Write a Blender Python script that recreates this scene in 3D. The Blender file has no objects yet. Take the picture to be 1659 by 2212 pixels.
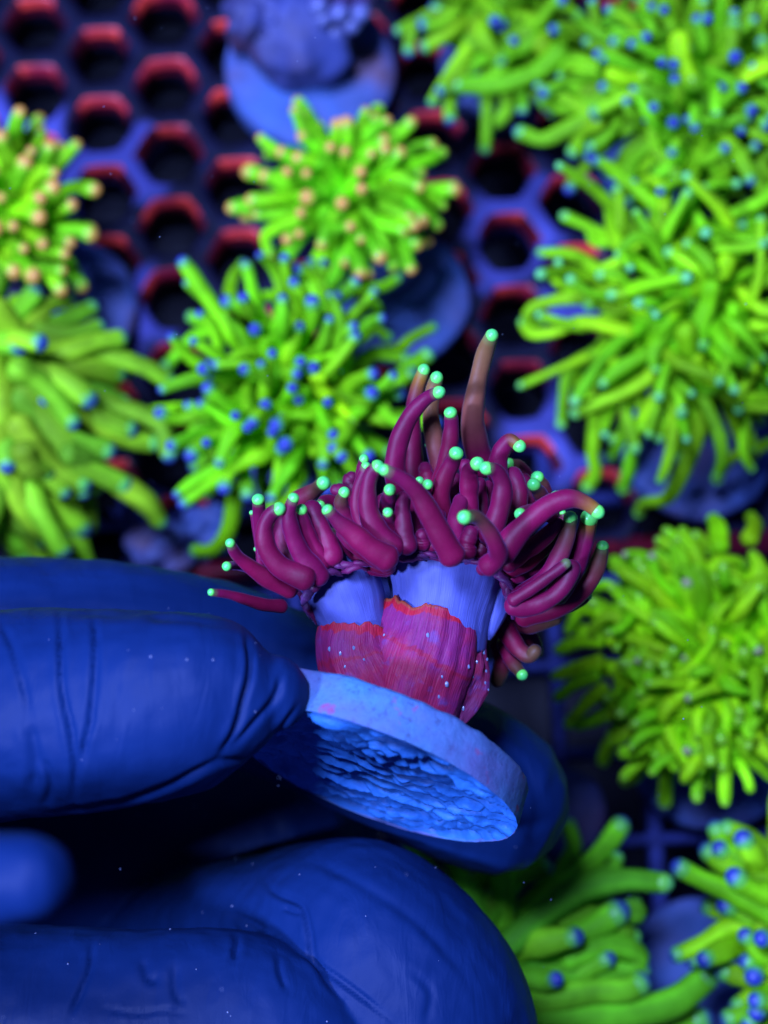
import bpy, bmesh, math, random
import numpy as np
from mathutils import Vector, noise, Matrix

# ------------------------------------------------------------------ camera, world, lamps, exposure
S = 0.01                                   # everything is authored in centimetres, stored in metres
TILT = math.radians(14.0)
CAMD = 30.0                                # camera to the rack along the axis
HT = 0.225                                 # tan of half the horizontal field of view
CAM = Vector((0.0, -CAMD * math.sin(TILT), CAMD * math.cos(TILT)))
FWD = Vector((0.0, math.sin(TILT), -math.cos(TILT)))
UPV = Vector((0.0, math.cos(TILT), math.sin(TILT)))
RGT = Vector((1.0, 0.0, 0.0))

scene = bpy.context.scene
col = scene.collection
cam_d = bpy.data.cameras.new("camera")
cam_d.sensor_fit = 'HORIZONTAL'
cam_d.sensor_width = 36.0
cam_d.lens = 18.0 / HT
cam_d.clip_start = 0.005
cam_d.clip_end = 20.0
cam_d.dof.use_dof = True
cam_d.dof.focus_distance = 19.6 * S
cam_d.dof.aperture_fstop = 19.0
cam = bpy.data.objects.new("camera", cam_d)
col.objects.link(cam)
cam.location = CAM * S
cam.rotation_euler = (TILT, 0, 0)
scene.camera = cam

world = bpy.data.worlds.new("World")
scene.world = world
world.use_nodes = True
world.node_tree.nodes["Background"].inputs[0].default_value = (0.05, 0.09, 0.6, 1)
world.node_tree.nodes["Background"].inputs[1].default_value = 0.26


def lamp(name, loc, target, size, power, color):
    l = bpy.data.lights.new(name, 'AREA')
    l.shape = 'DISK'
    l.size = size * S
    l.energy = power
    l.color = color
    o = bpy.data.objects.new(name, l)
    col.objects.link(o)
    o.location = Vector(loc) * S
    o.rotation_euler = (Vector(target) - Vector(loc)).to_track_quat('-Z', 'Y').to_euler()
    return o


# blue aquarium fixtures over the tank
LCOL = (0.31, 0.42, 1.0)
FOC = CAM + FWD * 20.0 - UPV * 2.6
lamp("tank_lamp", FOC + (RGT * -0.2 + UPV * 0.40 - FWD * 0.89) * 55, FOC, 12, 8.2, LCOL)
lamp("tank_lamp", FOC + (RGT * -0.6 - UPV * 0.06 - FWD * 0.8) * 55, FOC, 7, 7.4, LCOL)

vs = scene.view_settings
scene.display_settings.display_device = 'sRGB'
vs.view_transform = 'Standard'
vs.look = 'None'
vs.exposure = 0.0
vs.gamma = 1.0
vs.use_curve_mapping = False
scene.cycles.use_denoising = True
scene.cycles.max_bounces = 4

# ------------------------------------------------------------------ layout helpers (photo point + real depth or height -> place)
W2 = 829.5


def P(u, v, d):
    return CAM + FWD * d + RGT * ((u - W2) / W2 * HT * d) + UPV * (-(v - 1106.0) / W2 * HT * d)


def at_z(u, v, z):
    r = FWD + RGT * ((u - W2) / W2 * HT) + UPV * (-(v - 1106.0) / W2 * HT)
    return CAM + r * ((z - CAM.z) / r.z)


def pxs(d):
    return HT * d / W2


def depth_of(p):
    return (p - CAM).dot(FWD)


# ------------------------------------------------------------------ object helpers
def finish(name, me, mat, parent=None):
    o = bpy.data.objects.new(name, me)
    col.objects.link(o)
    if mat is not None:
        me.materials.append(mat)
    if parent is not None:
        o.parent = parent
        o.matrix_parent_inverse = Matrix.Translation(-parent.location)
    return o


def mesh_obj(name, verts, faces, mat, parent=None, cols=None, smooth=True, uv=None):
    me = bpy.data.meshes.new(name)
    me.from_pydata([(v[0] * S, v[1] * S, v[2] * S) for v in verts], [], faces)
    if smooth:
        me.polygons.foreach_set("use_smooth", [True] * len(me.polygons))
    if cols is not None:
        a = me.color_attributes.new("Col", 'FLOAT_COLOR', 'POINT')
        flat = np.ones((len(verts), 4), dtype=np.float32)
        flat[:, :3] = cols
        a.data.foreach_set("color", flat.ravel())
    if uv is not None:
        a = me.attributes.new("st", 'FLOAT_VECTOR', 'POINT')
        flat = np.zeros((len(verts), 3), dtype=np.float32)
        flat[:, :2] = uv
        a.data.foreach_set("vector", flat.ravel())
    me.update()
    return finish(name, me, mat, parent)


def thing(name, loc, label, cat, group=None):
    o = bpy.data.objects.new(name, None)
    o.empty_display_size = 0.005
    o.location = Vector(loc) * S
    col.objects.link(o)
    o["label"] = label
    o["category"] = cat
    if group:
        o["group"] = group
    return o


# ------------------------------------------------------------------ materials
def new_mat(name):
    m = bpy.data.materials.new(name)
    m.use_nodes = True
    nt = m.node_tree
    return m, nt, nt.nodes["Principled BSDF"]


def N(nt, t, **kw):
    n = nt.nodes.new(t)
    for k, v in kw.items():
        setattr(n, k, v)
    return n


def L(nt, a, b):
    nt.links.new(a, b)


def obj_noise(nt, scale, detail=3.0, rough=0.55, coord='Object'):
    tc = N(nt, 'ShaderNodeTexCoord')
    n = N(nt, 'ShaderNodeTexNoise')
    n.inputs['Scale'].default_value = scale
    n.inputs['Detail'].default_value = detail
    n.inputs['Roughness'].default_value = rough
    L(nt, tc.outputs[coord], n.inputs['Vector'])
    return n


def bump(nt, height, strength, dist_cm, normal_to):
    b = N(nt, 'ShaderNodeBump')
    b.inputs['Strength'].default_value = strength
    b.inputs['Distance'].default_value = dist_cm * S
    L(nt, height, b.inputs['Height'])
    L(nt, b.outputs['Normal'], normal_to)
    return b


def mix_rgb(nt, fac, a, b, blend='MIX'):
    m = N(nt, 'ShaderNodeMix', data_type='RGBA', blend_type=blend)
    for sock, val in ((m.inputs[0], fac), (m.inputs[6], a), (m.inputs[7], b)):
        if hasattr(val, 'node'):
            L(nt, val, sock)
        elif isinstance(val, (int, float)):
            sock.default_value = val
        else:
            sock.default_value = (*val, 1)
    return m.outputs[2]


def ramp(nt, src, stops):
    r = N(nt, 'ShaderNodeValToRGB')
    els = r.color_ramp.elements
    while len(els) < len(stops):
        els.new(0.5)
    for e, (p, c) in zip(els, stops):
        e.position = p
        e.color = (*c, 1) if len(c) == 3 else c
    L(nt, src, r.inputs[0])
    return r.outputs[0]


def flesh_mat(name, rough=0.42, sss=0.15, spec=0.4, mottle=0.35, scale=260.0, sheen=0.0, sheen_tint=(1, 1, 1), bstr=0.12):
    m, nt, b = new_mat(name)
    at = N(nt, 'ShaderNodeAttribute', attribute_name="Col")
    n = obj_noise(nt, scale, 4.0)
    g = ramp(nt, n.outputs['Fac'], [(0.3, (1 - mottle,) * 3), (0.72, (1 + mottle * 0.35,) * 3)])
    L(nt, mix_rgb(nt, 1.0, at.outputs['Color'], g, 'MULTIPLY'), b.inputs['Base Color'])
    b.inputs['Roughness'].default_value = rough
    b.inputs['Specular IOR Level'].default_value = spec
    b.inputs['Subsurface Weight'].default_value = sss
    b.inputs['Subsurface Radius'].default_value = (0.6, 0.6, 0.5)
    b.inputs['Subsurface Scale'].default_value = 0.0018
    if sheen:
        b.inputs['Sheen Weight'].default_value = sheen
        b.inputs['Sheen Roughness'].default_value = 0.35
        b.inputs['Sheen Tint'].default_value = (*sheen_tint, 1)
    n2 = obj_noise(nt, 900.0, 3.0)
    bump(nt, n2.outputs['Fac'], bstr, 0.02, b.inputs['Normal'])
    return m


M_RED = flesh_mat("crimson_flesh", 0.5, 0.4, 0.22, 0.42, 170.0, 0.15, (0.45, 0.3, 1.0), 0.3)
M_MINT = flesh_mat("mint_tip", 0.35, 0.2, 0.5, 0.12, 500.0)
M_GREEN = flesh_mat("green_flesh", 0.6, 0.4, 0.08, 0.4, 170.0, bstr=0.25)
M_TIP = flesh_mat("green_coral_tip", 0.4, 0.2, 0.4, 0.15, 400.0)
M_COLLAR = flesh_mat("pale_flesh", 0.55, 0.1, 0.3, 0.2, 300.0)

# glove
M_GLOVE, nt, b = new_mat("black_nitrile")
n1 = obj_noise(nt, 45.0, 4.0)
L(nt, ramp(nt, n1.outputs['Fac'], [(0.3, (0.0028, 0.0150, 0.070)), (0.7, (0.0040, 0.0200, 0.090))]), b.inputs['Base Color'])
b.inputs['Roughness'].default_value = 0.52
b.inputs['Specular IOR Level'].default_value = 0.08
n2 = obj_noise(nt, 2600.0, 2.0)
bb = N(nt, 'ShaderNodeBump')
bb.inputs['Strength'].default_value = 0.10
bb.inputs['Distance'].default_value = 0.012 * S
L(nt, n2.outputs['Fac'], bb.inputs['Height'])
n3 = obj_noise(nt, 110.0, 4.0)
b3 = N(nt, 'ShaderNodeBump')
b3.inputs['Strength'].default_value = 0.22
b3.inputs['Distance'].default_value = 0.08 * S
L(nt, n3.outputs['Fac'], b3.inputs['Height'])
L(nt, bb.outputs['Normal'], b3.inputs['Normal'])
tc = N(nt, 'ShaderNodeTexCoord')
mpg = N(nt, 'ShaderNodeMapping')
mpg.inputs['Scale'].default_value = (1.0, 0.22, 0.6)
mpg.inputs['Rotation'].default_value = (0.0, 0.0, 0.25)
L(nt, tc.outputs['Object'], mpg.inputs['Vector'])
n4 = N(nt, 'ShaderNodeTexNoise')
n4.inputs['Scale'].default_value = 330.0
n4.inputs['Detail'].default_value = 3.0
n4.inputs['Distortion'].default_value = 0.6
L(nt, mpg.outputs[0], n4.inputs['Vector'])
b4 = N(nt, 'ShaderNodeBump')
b4.inputs['Strength'].default_value = 0.11
b4.inputs['Distance'].default_value = 0.05 * S
L(nt, ramp(nt, n4.outputs['Fac'], [(0.44, (0, 0, 0)), (0.58, (1, 1, 1))]), b4.inputs['Height'])
L(nt, b3.outputs['Normal'], b4.inputs['Normal'])
L(nt, b4.outputs['Normal'], b.inputs['Normal'])

# ceramic plug side and underside
M_CER, nt, b = new_mat("ceramic_side")
n1 = obj_noise(nt, 800.0, 5.0, 0.75)
n2 = obj_noise(nt, 70.0, 4.0)
n3 = obj_noise(nt, 260.0, 3.0)
base = ramp(nt, n1.outputs['Fac'], [(0.34, (0.020, 0.070, 0.16)), (0.44, (0.038, 0.150, 0.32)), (0.7, (0.050, 0.19, 0.38))])
pur = mix_rgb(nt, ramp(nt, n2.outputs['Fac'], [(0.42, (0, 0, 0)), (0.62, (0.75,) * 3)]), base, (0.105, 0.10, 0.28))
redsp = mix_rgb(nt, ramp(nt, n3.outputs['Fac'], [(0.66, (0, 0, 0)), (0.72, (0.8,) * 3)]), pur, (0.26, 0.03, 0.12))
L(nt, redsp, b.inputs['Base Color'])
b.inputs['Roughness'].default_value = 0.75
bump(nt, n1.outputs['Fac'], 0.7, 0.03, b.inputs['Normal'])

M_SLATE, nt, b = new_mat("ceramic_flaky")
n1 = obj_noise(nt, 700.0, 5.0, 0.65)
n2 = obj_noise(nt, 120.0, 4.0)
c1 = ramp(nt, n1.outputs['Fac'], [(0.3, (0.016, 0.11, 0.37)), (0.65, (0.029, 0.18, 0.53))])
L(nt, mix_rgb(nt, ramp(nt, n2.outputs['Fac'], [(0.45, (0, 0, 0)), (0.7, (0.6,) * 3)]), c1, (0.028, 0.17, 0.44)), b.inputs['Base Color'])
b.inputs['Roughness'].default_value = 0.5
b.inputs['Specular IOR Level'].default_value = 0.5
bump(nt, n1.outputs['Fac'], 0.6, 0.035, b.inputs['Normal'])

# coralline crust on the skeleton
M_CRUST, nt, b = new_mat("coralline_crust")
at = N(nt, 'ShaderNodeAttribute', attribute_name="Col")
n1 = obj_noise(nt, 170.0, 5.0, 0.65)
n2 = obj_noise(nt, 420.0, 4.0)
sta = N(nt, 'ShaderNodeAttribute', attribute_name="st")
mp = N(nt, 'ShaderNodeMapping')
mp.inputs['Scale'].default_value = (34.0, 2.2, 1.0)
L(nt, sta.outputs['Vector'], mp.inputs['Vector'])
ns = N(nt, 'ShaderNodeTexNoise')
ns.inputs['Scale'].default_value = 3.0
ns.inputs['Detail'].default_value = 3.0
L(nt, mp.outputs[0], ns.inputs['Vector'])
c = mix_rgb(nt, ramp(nt, n1.outputs['Fac'], [(0.42, (0, 0, 0)), (0.62, (0.85,) * 3)]), at.outputs['Color'], (0.30, 0.010, 0.042))
c = mix_rgb(nt, ramp(nt, n2.outputs['Fac'], [(0.60, (0, 0, 0)), (0.72, (0.7,) * 3)]), c, (0.13, 0.045, 0.20))
c = mix_rgb(nt, 1.0, c, ramp(nt, ns.outputs['Fac'], [(0.35, (0.82,) * 3), (0.6, (1.06,) * 3)]), 'MULTIPLY')
L(nt, c, b.inputs['Base Color'])
b.inputs['Specular IOR Level'].default_value = 0.2
b.inputs['Roughness'].default_value = 0.55
bb = N(nt, 'ShaderNodeBump')
bb.inputs['Strength'].default_value = 0.5
bb.inputs['Distance'].default_value = 0.025 * S
L(nt, ns.outputs['Fac'], bb.inputs['Height'])
b2 = N(nt, 'ShaderNodeBump')
b2.inputs['Strength'].default_value = 0.5
b2.inputs['Distance'].default_value = 0.04 * S
L(nt, n1.outputs['Fac'], b2.inputs['Height'])
L(nt, bb.outputs['Normal'], b2.inputs['Normal'])
L(nt, b2.outputs['Normal'], b.inputs['Normal'])

# pale collar flesh gets fine stripes
nt = M_COLLAR.node_tree
b = nt.nodes["Principled BSDF"]
sta = N(nt, 'ShaderNodeAttribute', attribute_name="st")
mp = N(nt, 'ShaderNodeMapping')
mp.inputs['Scale'].default_value = (30.0, 1.2, 1.0)
L(nt, sta.outputs['Vector'], mp.inputs['Vector'])
ns = N(nt, 'ShaderNodeTexNoise')
ns.inputs['Scale'].default_value = 3.0
ns.inputs['Detail'].default_value = 4.0
L(nt, mp.outputs[0], ns.inputs['Vector'])
bump(nt, ns.outputs['Fac'], 0.32, 0.025, b.inputs['Normal'])

M_FLECK, nt, b = new_mat("mineral_fleck")
b.inputs['Base Color'].default_value = (0.15, 0.18, 0.30, 1)
b.inputs['Roughness'].default_value = 0.3

# rack plastics
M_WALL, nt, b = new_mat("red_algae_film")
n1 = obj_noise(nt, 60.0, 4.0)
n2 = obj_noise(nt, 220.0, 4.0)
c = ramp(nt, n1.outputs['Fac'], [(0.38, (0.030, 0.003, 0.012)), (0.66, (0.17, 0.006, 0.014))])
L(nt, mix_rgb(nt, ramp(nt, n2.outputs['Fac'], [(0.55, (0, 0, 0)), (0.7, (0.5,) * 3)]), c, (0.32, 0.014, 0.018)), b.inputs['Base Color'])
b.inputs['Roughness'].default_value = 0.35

M_LIP, nt, b = new_mat("red_lip_highlight")  # brighter red paints the light caught on the hole lips
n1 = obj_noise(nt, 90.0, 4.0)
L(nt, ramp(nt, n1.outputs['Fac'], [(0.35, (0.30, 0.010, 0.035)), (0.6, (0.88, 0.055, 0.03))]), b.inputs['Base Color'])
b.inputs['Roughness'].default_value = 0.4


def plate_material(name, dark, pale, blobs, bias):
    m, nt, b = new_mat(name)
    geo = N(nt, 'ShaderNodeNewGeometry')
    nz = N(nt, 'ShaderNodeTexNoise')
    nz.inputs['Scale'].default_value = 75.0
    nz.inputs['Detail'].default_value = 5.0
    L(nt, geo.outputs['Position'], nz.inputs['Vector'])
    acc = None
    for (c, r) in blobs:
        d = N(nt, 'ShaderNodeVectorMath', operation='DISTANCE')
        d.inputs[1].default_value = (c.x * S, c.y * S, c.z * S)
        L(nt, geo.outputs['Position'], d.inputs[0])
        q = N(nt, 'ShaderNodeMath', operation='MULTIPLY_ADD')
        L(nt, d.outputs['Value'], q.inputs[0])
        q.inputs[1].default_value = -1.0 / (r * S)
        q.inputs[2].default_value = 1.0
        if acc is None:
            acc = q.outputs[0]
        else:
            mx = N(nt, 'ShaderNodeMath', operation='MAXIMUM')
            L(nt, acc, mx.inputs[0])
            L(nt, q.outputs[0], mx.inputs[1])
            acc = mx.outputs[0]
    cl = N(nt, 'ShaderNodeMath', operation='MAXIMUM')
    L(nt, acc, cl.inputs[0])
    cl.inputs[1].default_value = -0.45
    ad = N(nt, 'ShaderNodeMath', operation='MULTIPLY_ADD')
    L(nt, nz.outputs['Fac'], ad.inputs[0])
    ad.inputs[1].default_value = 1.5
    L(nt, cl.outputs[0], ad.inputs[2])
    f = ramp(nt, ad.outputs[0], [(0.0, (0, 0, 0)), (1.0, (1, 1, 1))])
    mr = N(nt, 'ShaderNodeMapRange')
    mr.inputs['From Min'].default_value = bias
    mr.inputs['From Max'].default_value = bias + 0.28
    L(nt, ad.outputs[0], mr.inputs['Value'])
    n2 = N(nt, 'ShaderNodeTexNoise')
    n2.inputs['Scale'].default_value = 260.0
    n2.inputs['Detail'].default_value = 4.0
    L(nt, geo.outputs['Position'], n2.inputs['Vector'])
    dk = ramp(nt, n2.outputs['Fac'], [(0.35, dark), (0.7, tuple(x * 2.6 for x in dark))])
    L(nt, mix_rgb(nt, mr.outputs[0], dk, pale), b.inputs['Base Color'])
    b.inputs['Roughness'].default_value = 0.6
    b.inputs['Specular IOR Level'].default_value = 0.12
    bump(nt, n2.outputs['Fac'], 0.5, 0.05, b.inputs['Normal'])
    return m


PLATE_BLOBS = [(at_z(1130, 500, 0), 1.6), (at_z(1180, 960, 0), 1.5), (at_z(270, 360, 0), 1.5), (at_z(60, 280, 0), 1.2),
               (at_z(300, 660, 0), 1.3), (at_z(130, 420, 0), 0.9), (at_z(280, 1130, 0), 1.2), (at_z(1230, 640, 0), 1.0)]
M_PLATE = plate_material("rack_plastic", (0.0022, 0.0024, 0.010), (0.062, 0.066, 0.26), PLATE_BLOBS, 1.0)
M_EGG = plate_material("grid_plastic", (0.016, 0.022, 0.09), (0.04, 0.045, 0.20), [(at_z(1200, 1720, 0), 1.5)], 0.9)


def stone_mat(name, a, bcol, ccol, sc=60.0):
    m, nt, b = new_mat(name)
    n1 = obj_noise(nt, sc, 5.0)
    n2 = obj_noise(nt, sc * 5, 4.0)
    c = ramp(nt, n1.outputs['Fac'], [(0.38, a), (0.55, bcol), (0.68, ccol)])
    L(nt, mix_rgb(nt, 0.5, c, ramp(nt, n2.outputs['Fac'], [(0.3, (0.5,) * 3), (0.7, (1.2,) * 3)]), 'MULTIPLY'), b.inputs['Base Color'])
    b.inputs['Roughness'].default_value = 0.7
    bump(nt, n2.outputs['Fac'], 0.5, 0.06, b.inputs['Normal'])
    return m


M_PLUG = stone_mat("plug_stone", (0.035, 0.10, 0.30), (0.06, 0.085, 0.24), (0.11, 0.06, 0.10))
M_SKEL = stone_mat("bare_skeleton", (0.04, 0.06, 0.22), (0.05, 0.05, 0.14), (0.07, 0.03, 0.07), 70.0)
M_BRANCH = stone_mat("coral_stem_stone", (0.03, 0.03, 0.07), (0.06, 0.04, 0.08), (0.09, 0.05, 0.05), 90.0)
M_FLOOR, nt, b = new_mat("tank_floor")
n1 = obj_noise(nt, 40.0, 4.0)
L(nt, ramp(nt, n1.outputs['Fac'], [(0.3, (0.0015, 0.002, 0.006)), (0.7, (0.004, 0.005, 0.016))]), b.inputs['Base Color'])
b.inputs['Roughness'].default_value = 0.8


# ------------------------------------------------------------------ tube geometry
def catmull(pts, n):
    """pts: list of Vectors of any length (tuples of floats); n samples"""
    A = np.array(pts, dtype=float)
    if len(A) == 2:
        A = np.vstack([A[0], (A[0] + A[1]) / 2, A[1]])
    seg = np.linalg.norm(np.diff(A[:, :3], axis=0), axis=1)
    t = np.concatenate([[0], np.cumsum(np.sqrt(np.maximum(seg, 1e-6)))])
    E = np.vstack([2 * A[0] - A[1], A, 2 * A[-1] - A[-2]])
    te = np.concatenate([[2 * t[0] - t[1]], t, [2 * t[-1] - t[-2]]])
    out = []
    for s in np.linspace(t[0], t[-1], n):
        k = min(max(int(np.searchsorted(t, s, side='right')) - 1, 0), len(t) - 2)
        p0, p1, p2, p3 = E[k:k + 4]
        t0, t1, t2, t3 = te[k:k + 4]
        a1 = (t1 - s) / (t1 - t0) * p0 + (s - t0) / (t1 - t0) * p1
        a2 = (t2 - s) / (t2 - t1) * p1 + (s - t1) / (t2 - t1) * p2
        a3 = (t3 - s) / (t3 - t2) * p2 + (s - t2) / (t3 - t2) * p3
        b1 = (t2 - s) / (t2 - t0) * a1 + (s - t0) / (t2 - t0) * a2
        b2 = (t3 - s) / (t3 - t1) * a2 + (s - t1) / (t3 - t1) * a3
        out.append((t2 - s) / (t2 - t1) * b1 + (s - t1) / (t2 - t1) * b2)
    return np.array(out)


def frames(C):
    T = np.gradient(C, axis=0)
    T /= np.linalg.norm(T, axis=1, keepdims=True) + 1e-9
    ref = np.array([0, 0, 1.0]) if abs(T[0][2]) < 0.9 else np.array([0, 1.0, 0])
    u = np.cross(T[0], ref)
    u /= np.linalg.norm(u)
    U, V = [], []
    for t in T:
        u = u - t * np.dot(u, t)
        u /= np.linalg.norm(u) + 1e-9
        U.append(u.copy())
        V.append(np.cross(t, u))
    return T, np.array(U), np.array(V)


def ring_faces(nr, seg, cap0=True, cap1=True):
    f = []
    for i in range(nr - 1):
        for j in range(seg):
            k = (j + 1) % seg
            f.append((i * seg + j, i * seg + k, (i + 1) * seg + k, (i + 1) * seg + j))
    if cap0:
        f.append(tuple(reversed(range(seg))))
    if cap1:
        f.append(tuple(range((nr - 1) * seg, nr * seg)))
    return f


def tube(C, R, seg, rng, wob=0.05, flat=0.0, round_ends=True):
    """tube along centre line C with radii R; both ends rounded off"""
    T, U, V = frames(C)
    rows_c, rows_r, rows_i, rows_t = [], [], [], []
    n = len(C)
    if round_ends:
        for a in (75, 45, 20):
            rows_c.append(C[0] - T[0] * R[0] * math.sin(math.radians(a)) * 0.9)
            rows_r.append(R[0] * math.cos(math.radians(a)))
            rows_i.append(0)
            rows_t.append(0.0)
    for i in range(n):
        rows_c.append(C[i])
        rows_r.append(R[i])
        rows_i.append(i)
        rows_t.append(i / (n - 1))
    if round_ends:
        for a in (25, 50, 75):
            rows_c.append(C[-1] + T[-1] * R[-1] * math.sin(math.radians(a)))
            rows_r.append(R[-1] * math.cos(math.radians(a)))
            rows_i.append(n - 1)
            rows_t.append(1.0)
    ph = rng.uniform(0, 6.28)
    verts = []
    for c, r, i, t in zip(rows_c, rows_r, rows_i, rows_t):
        for j in range(seg):
            a = 2 * math.pi * j / seg
            w = 1.0 + wob * (math.sin(2 * a + ph + t * 7) * 0.5 + math.sin(t * 23 + ph) * 0.5)
            verts.append(c + (U[i] * math.cos(a) * (1 + flat) + V[i] * math.sin(a) * (1 - flat)) * r * w)
    return np.array(verts), ring_faces(len(rows_c), seg), np.repeat(np.array(rows_t), seg), T


def bulb(c, t, r, seg, elong=1.15):
    """rounded tip: returns verts, faces, polar parameter (1 at the very end)"""
    t = t / (np.linalg.norm(t) + 1e-9)
    ref = np.array([0, 0, 1.0]) if abs(t[2]) < 0.9 else np.array([0, 1.0, 0])
    u = np.cross(t, ref)
    u /= np.linalg.norm(u)
    v = np.cross(t, u)
    verts, par = [], []
    angs = [-70, -45, -20, 5, 28, 50, 68, 82]
    for a in angs:
        s, co = math.sin(math.radians(a)), math.cos(math.radians(a))
        for j in range(seg):
            q = 2 * math.pi * j / seg
            verts.append(c + t * s * r * elong + (u * math.cos(q) + v * math.sin(q)) * co * r)
            par.append(s)
    return np.array(verts), ring_faces(len(angs), seg), np.array(par)


def lerp(a, b, t):
    return np.array(a) * (1 - t) + np.array(b) * t


# ------------------------------------------------------------------ setting: tank floor, rack, grid
o = mesh_obj("tank_floor", [(-60, -50, -7), (60, -50, -7), (60, 60, -7), (-60, 60, -7)], [(0, 1, 2, 3)], M_FLOOR, smooth=False)
o["kind"] = "structure"

ROT = math.radians(3.6)
E0 = at_z(440, 1250, 0)
E1 = at_z(1480, 1187, 0)
edir = (E1 - E0).normalized()
enor = Vector((-edir.y, edir.x, 0))
H0 = at_z(365, 335, 0)
PIT = 1.42
THK = 1.15


def build_plate():
    cx, sx = math.cos(ROT), math.sin(ROT)
    verts, faces, mats = [], [], []
    rc = PIT / math.sqrt(3.0)
    nseg = 36

    def hexr(a, r, rnd):
        # flat-top hexagon radius in direction a, corners rounded
        q = (a % (math.pi / 3)) - math.pi / 6
        h = r * math.cos(math.pi / 6) / math.cos(q)
        return h * (1 - rnd) + r * 0.93 * rnd

    for i in range(-9, 14):
        for j in range(-11, 9):
            lx = i * PIT * math.sqrt(3) / 2
            ly = j * PIT + (PIT / 2 if i % 2 else 0)
            x = H0.x + lx * cx - ly * sx
            y = H0.y + lx * sx + ly * cx
            if (Vector((x, y, 0)) - E0).dot(enor) < 0.78 or y > 17 or abs(x) > 13:
                continue
            rnd = random.Random(i * 91 + j)
            k = rnd.uniform(0.97, 1.03)
            prof = [(rc * 1.0, 0.0, 0.0), (0.67 * k, 0.0, 0.25), (0.62 * k, -0.05, 0.4), (0.555 * k, -0.19, 0.45), (0.53 * k, -0.42, 0.5), (0.53 * k, -THK, 0.5),
                    (rc * 1.0, -THK, 0.0)]
            b0 = len(verts)
            ph = rnd.uniform(0, 6)
            lipk = rnd.choice((0.35, 0.6, 0.8, 0.9))
            for (r, z, rn) in prof:
                for s in range(nseg):
                    a = 2 * math.pi * s / nseg
                    rr = hexr(a, r, rn)
                    if 0 < rn:
                        rr *= 1 + 0.012 * math.sin(3 * a + ph)
                    px, py = rr * math.cos(a), rr * math.sin(a)
                    verts.append((x + px * cx - py * sx, y + px * sx + py * cx, z))
            for q in range(len(prof) - 1):
                for s in range(nseg):
                    t = (s + 1) % nseg
                    faces.append((b0 + q * nseg + s, b0 + q * nseg + t, b0 + (q + 1) * nseg + t, b0 + (q + 1) * nseg + s))
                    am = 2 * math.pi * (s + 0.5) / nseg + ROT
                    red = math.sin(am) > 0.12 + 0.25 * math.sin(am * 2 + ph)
                    mats.append(0 if not (1 <= q <= 3 and red) else (2 if q <= 2 and math.sin(am) > lipk else 1))  # red and the painted lip highlight go on far-side walls only
    return verts, faces, mats


rack = thing("frag_rack", (0, 2, -THK), "dark plastic frag rack plate with hexagonal holes and red algae on the hole walls", "rack")
v_, f_, m_ = build_plate()
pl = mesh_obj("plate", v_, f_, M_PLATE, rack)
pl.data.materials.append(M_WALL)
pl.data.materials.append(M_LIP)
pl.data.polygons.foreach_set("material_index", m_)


def box_verts(c, ax, ay, az):
    vs_ = []
    for k in (-1, 1):
        for j in (-1, 1):
            for i in (-1, 1):
                vs_.append(c + ax * i + ay * j + az * k)
    return vs_


BOXF = [(0, 2, 3, 1), (4, 5, 7, 6), (0, 1, 5, 4), (2, 6, 7, 3), (0, 4, 6, 2), (1, 3, 7, 5)]


def bar(name, a, b_, w, h, mat, parent, bev=0.04):
    d = (b_ - a)
    ax = d / 2
    side = Vector((-d.y, d.x, 0)).normalized() * (w / 2)
    me = bpy.data.meshes.new(name)
    bm = bmesh.new()
    vv = [bm.verts.new(p * S) for p in box_verts((a + b_) / 2, ax, side, Vector((0, 0, h / 2)))]
    for f in BOXF:
        bm.faces.new([vv[i] for i in f])
    bmesh.ops.recalc_face_normals(bm, faces=bm.faces)
    bmesh.ops.bevel(bm, geom=list(bm.edges), offset=bev * S, segments=2, affect='EDGES')
    bm.to_mesh(me)
    bm.free()
    me.polygons.foreach_set("use_smooth", [True] * len(me.polygons))
    return finish(name, me, mat, parent)


z3 = Vector((0, 0, -THK / 2 + 0.06))
bar("edge_strip", E0 - edir * 9 + z3 + enor * 0.12, E1 + edir * 7 + z3 + enor * 0.12, 0.36, THK, M_WALL, rack, 0.09)

egg = thing("light_grid", (3, -4, -1.4), "dark blue square egg-crate plastic grid in front of the hexagonal rack", "grid")
gx = Vector((math.cos(ROT * 0.6), math.sin(ROT * 0.6), 0))
gy = Vector((-gx.y, gx.x, 0))
G0 = at_z(1419, 1811, -0.6)
for i in range(-7, 5):
    a = G0 + gx * (1.52 * i)
    bar("bar", a - gy * 5.5 + Vector((0, 0, -0.45)), a + gy * 7.2 + Vector((0, 0, -0.45)), 0.2, 0.9, M_EGG, egg, 0.03)
for j in range(-3, 5):
    a = G0 + gy * (1.52 * j)
    bar("crossbar", a - gx * 11.5 + Vector((0, 0, -0.47)), a + gx * 7.0 + Vector((0, 0, -0.47)), 0.19, 0.9, M_EGG, egg, 0.03)


# ------------------------------------------------------------------ plugs and stems of the background corals
def lathe(name, c, prof, seg, mat, parent, rng, rough=0.02, tilt=(0, 0)):
    verts = []
    mt = Matrix.Rotation(tilt[0], 3, 'X') @ Matrix.Rotation(tilt[1], 3, 'Y')
    for (r, z) in prof:
        for s in range(seg):
            a = 2 * math.pi * s / seg
            q = Vector((math.cos(a) * r, math.sin(a) * r, z))
            w = 1 + rough * noise.noise(Vector((math.cos(a) * 2 + c.x, math.sin(a) * 2 + c.y, z * 2 + r)))
            q = mt @ Vector((q.x * w, q.y * w, q.z + rough * 1.2 * noise.noise(q * 2.1 + c)))
            verts.append(c + q)
    return mesh_obj(name, verts, ring_faces(len(prof), seg), mat, parent)


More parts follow.
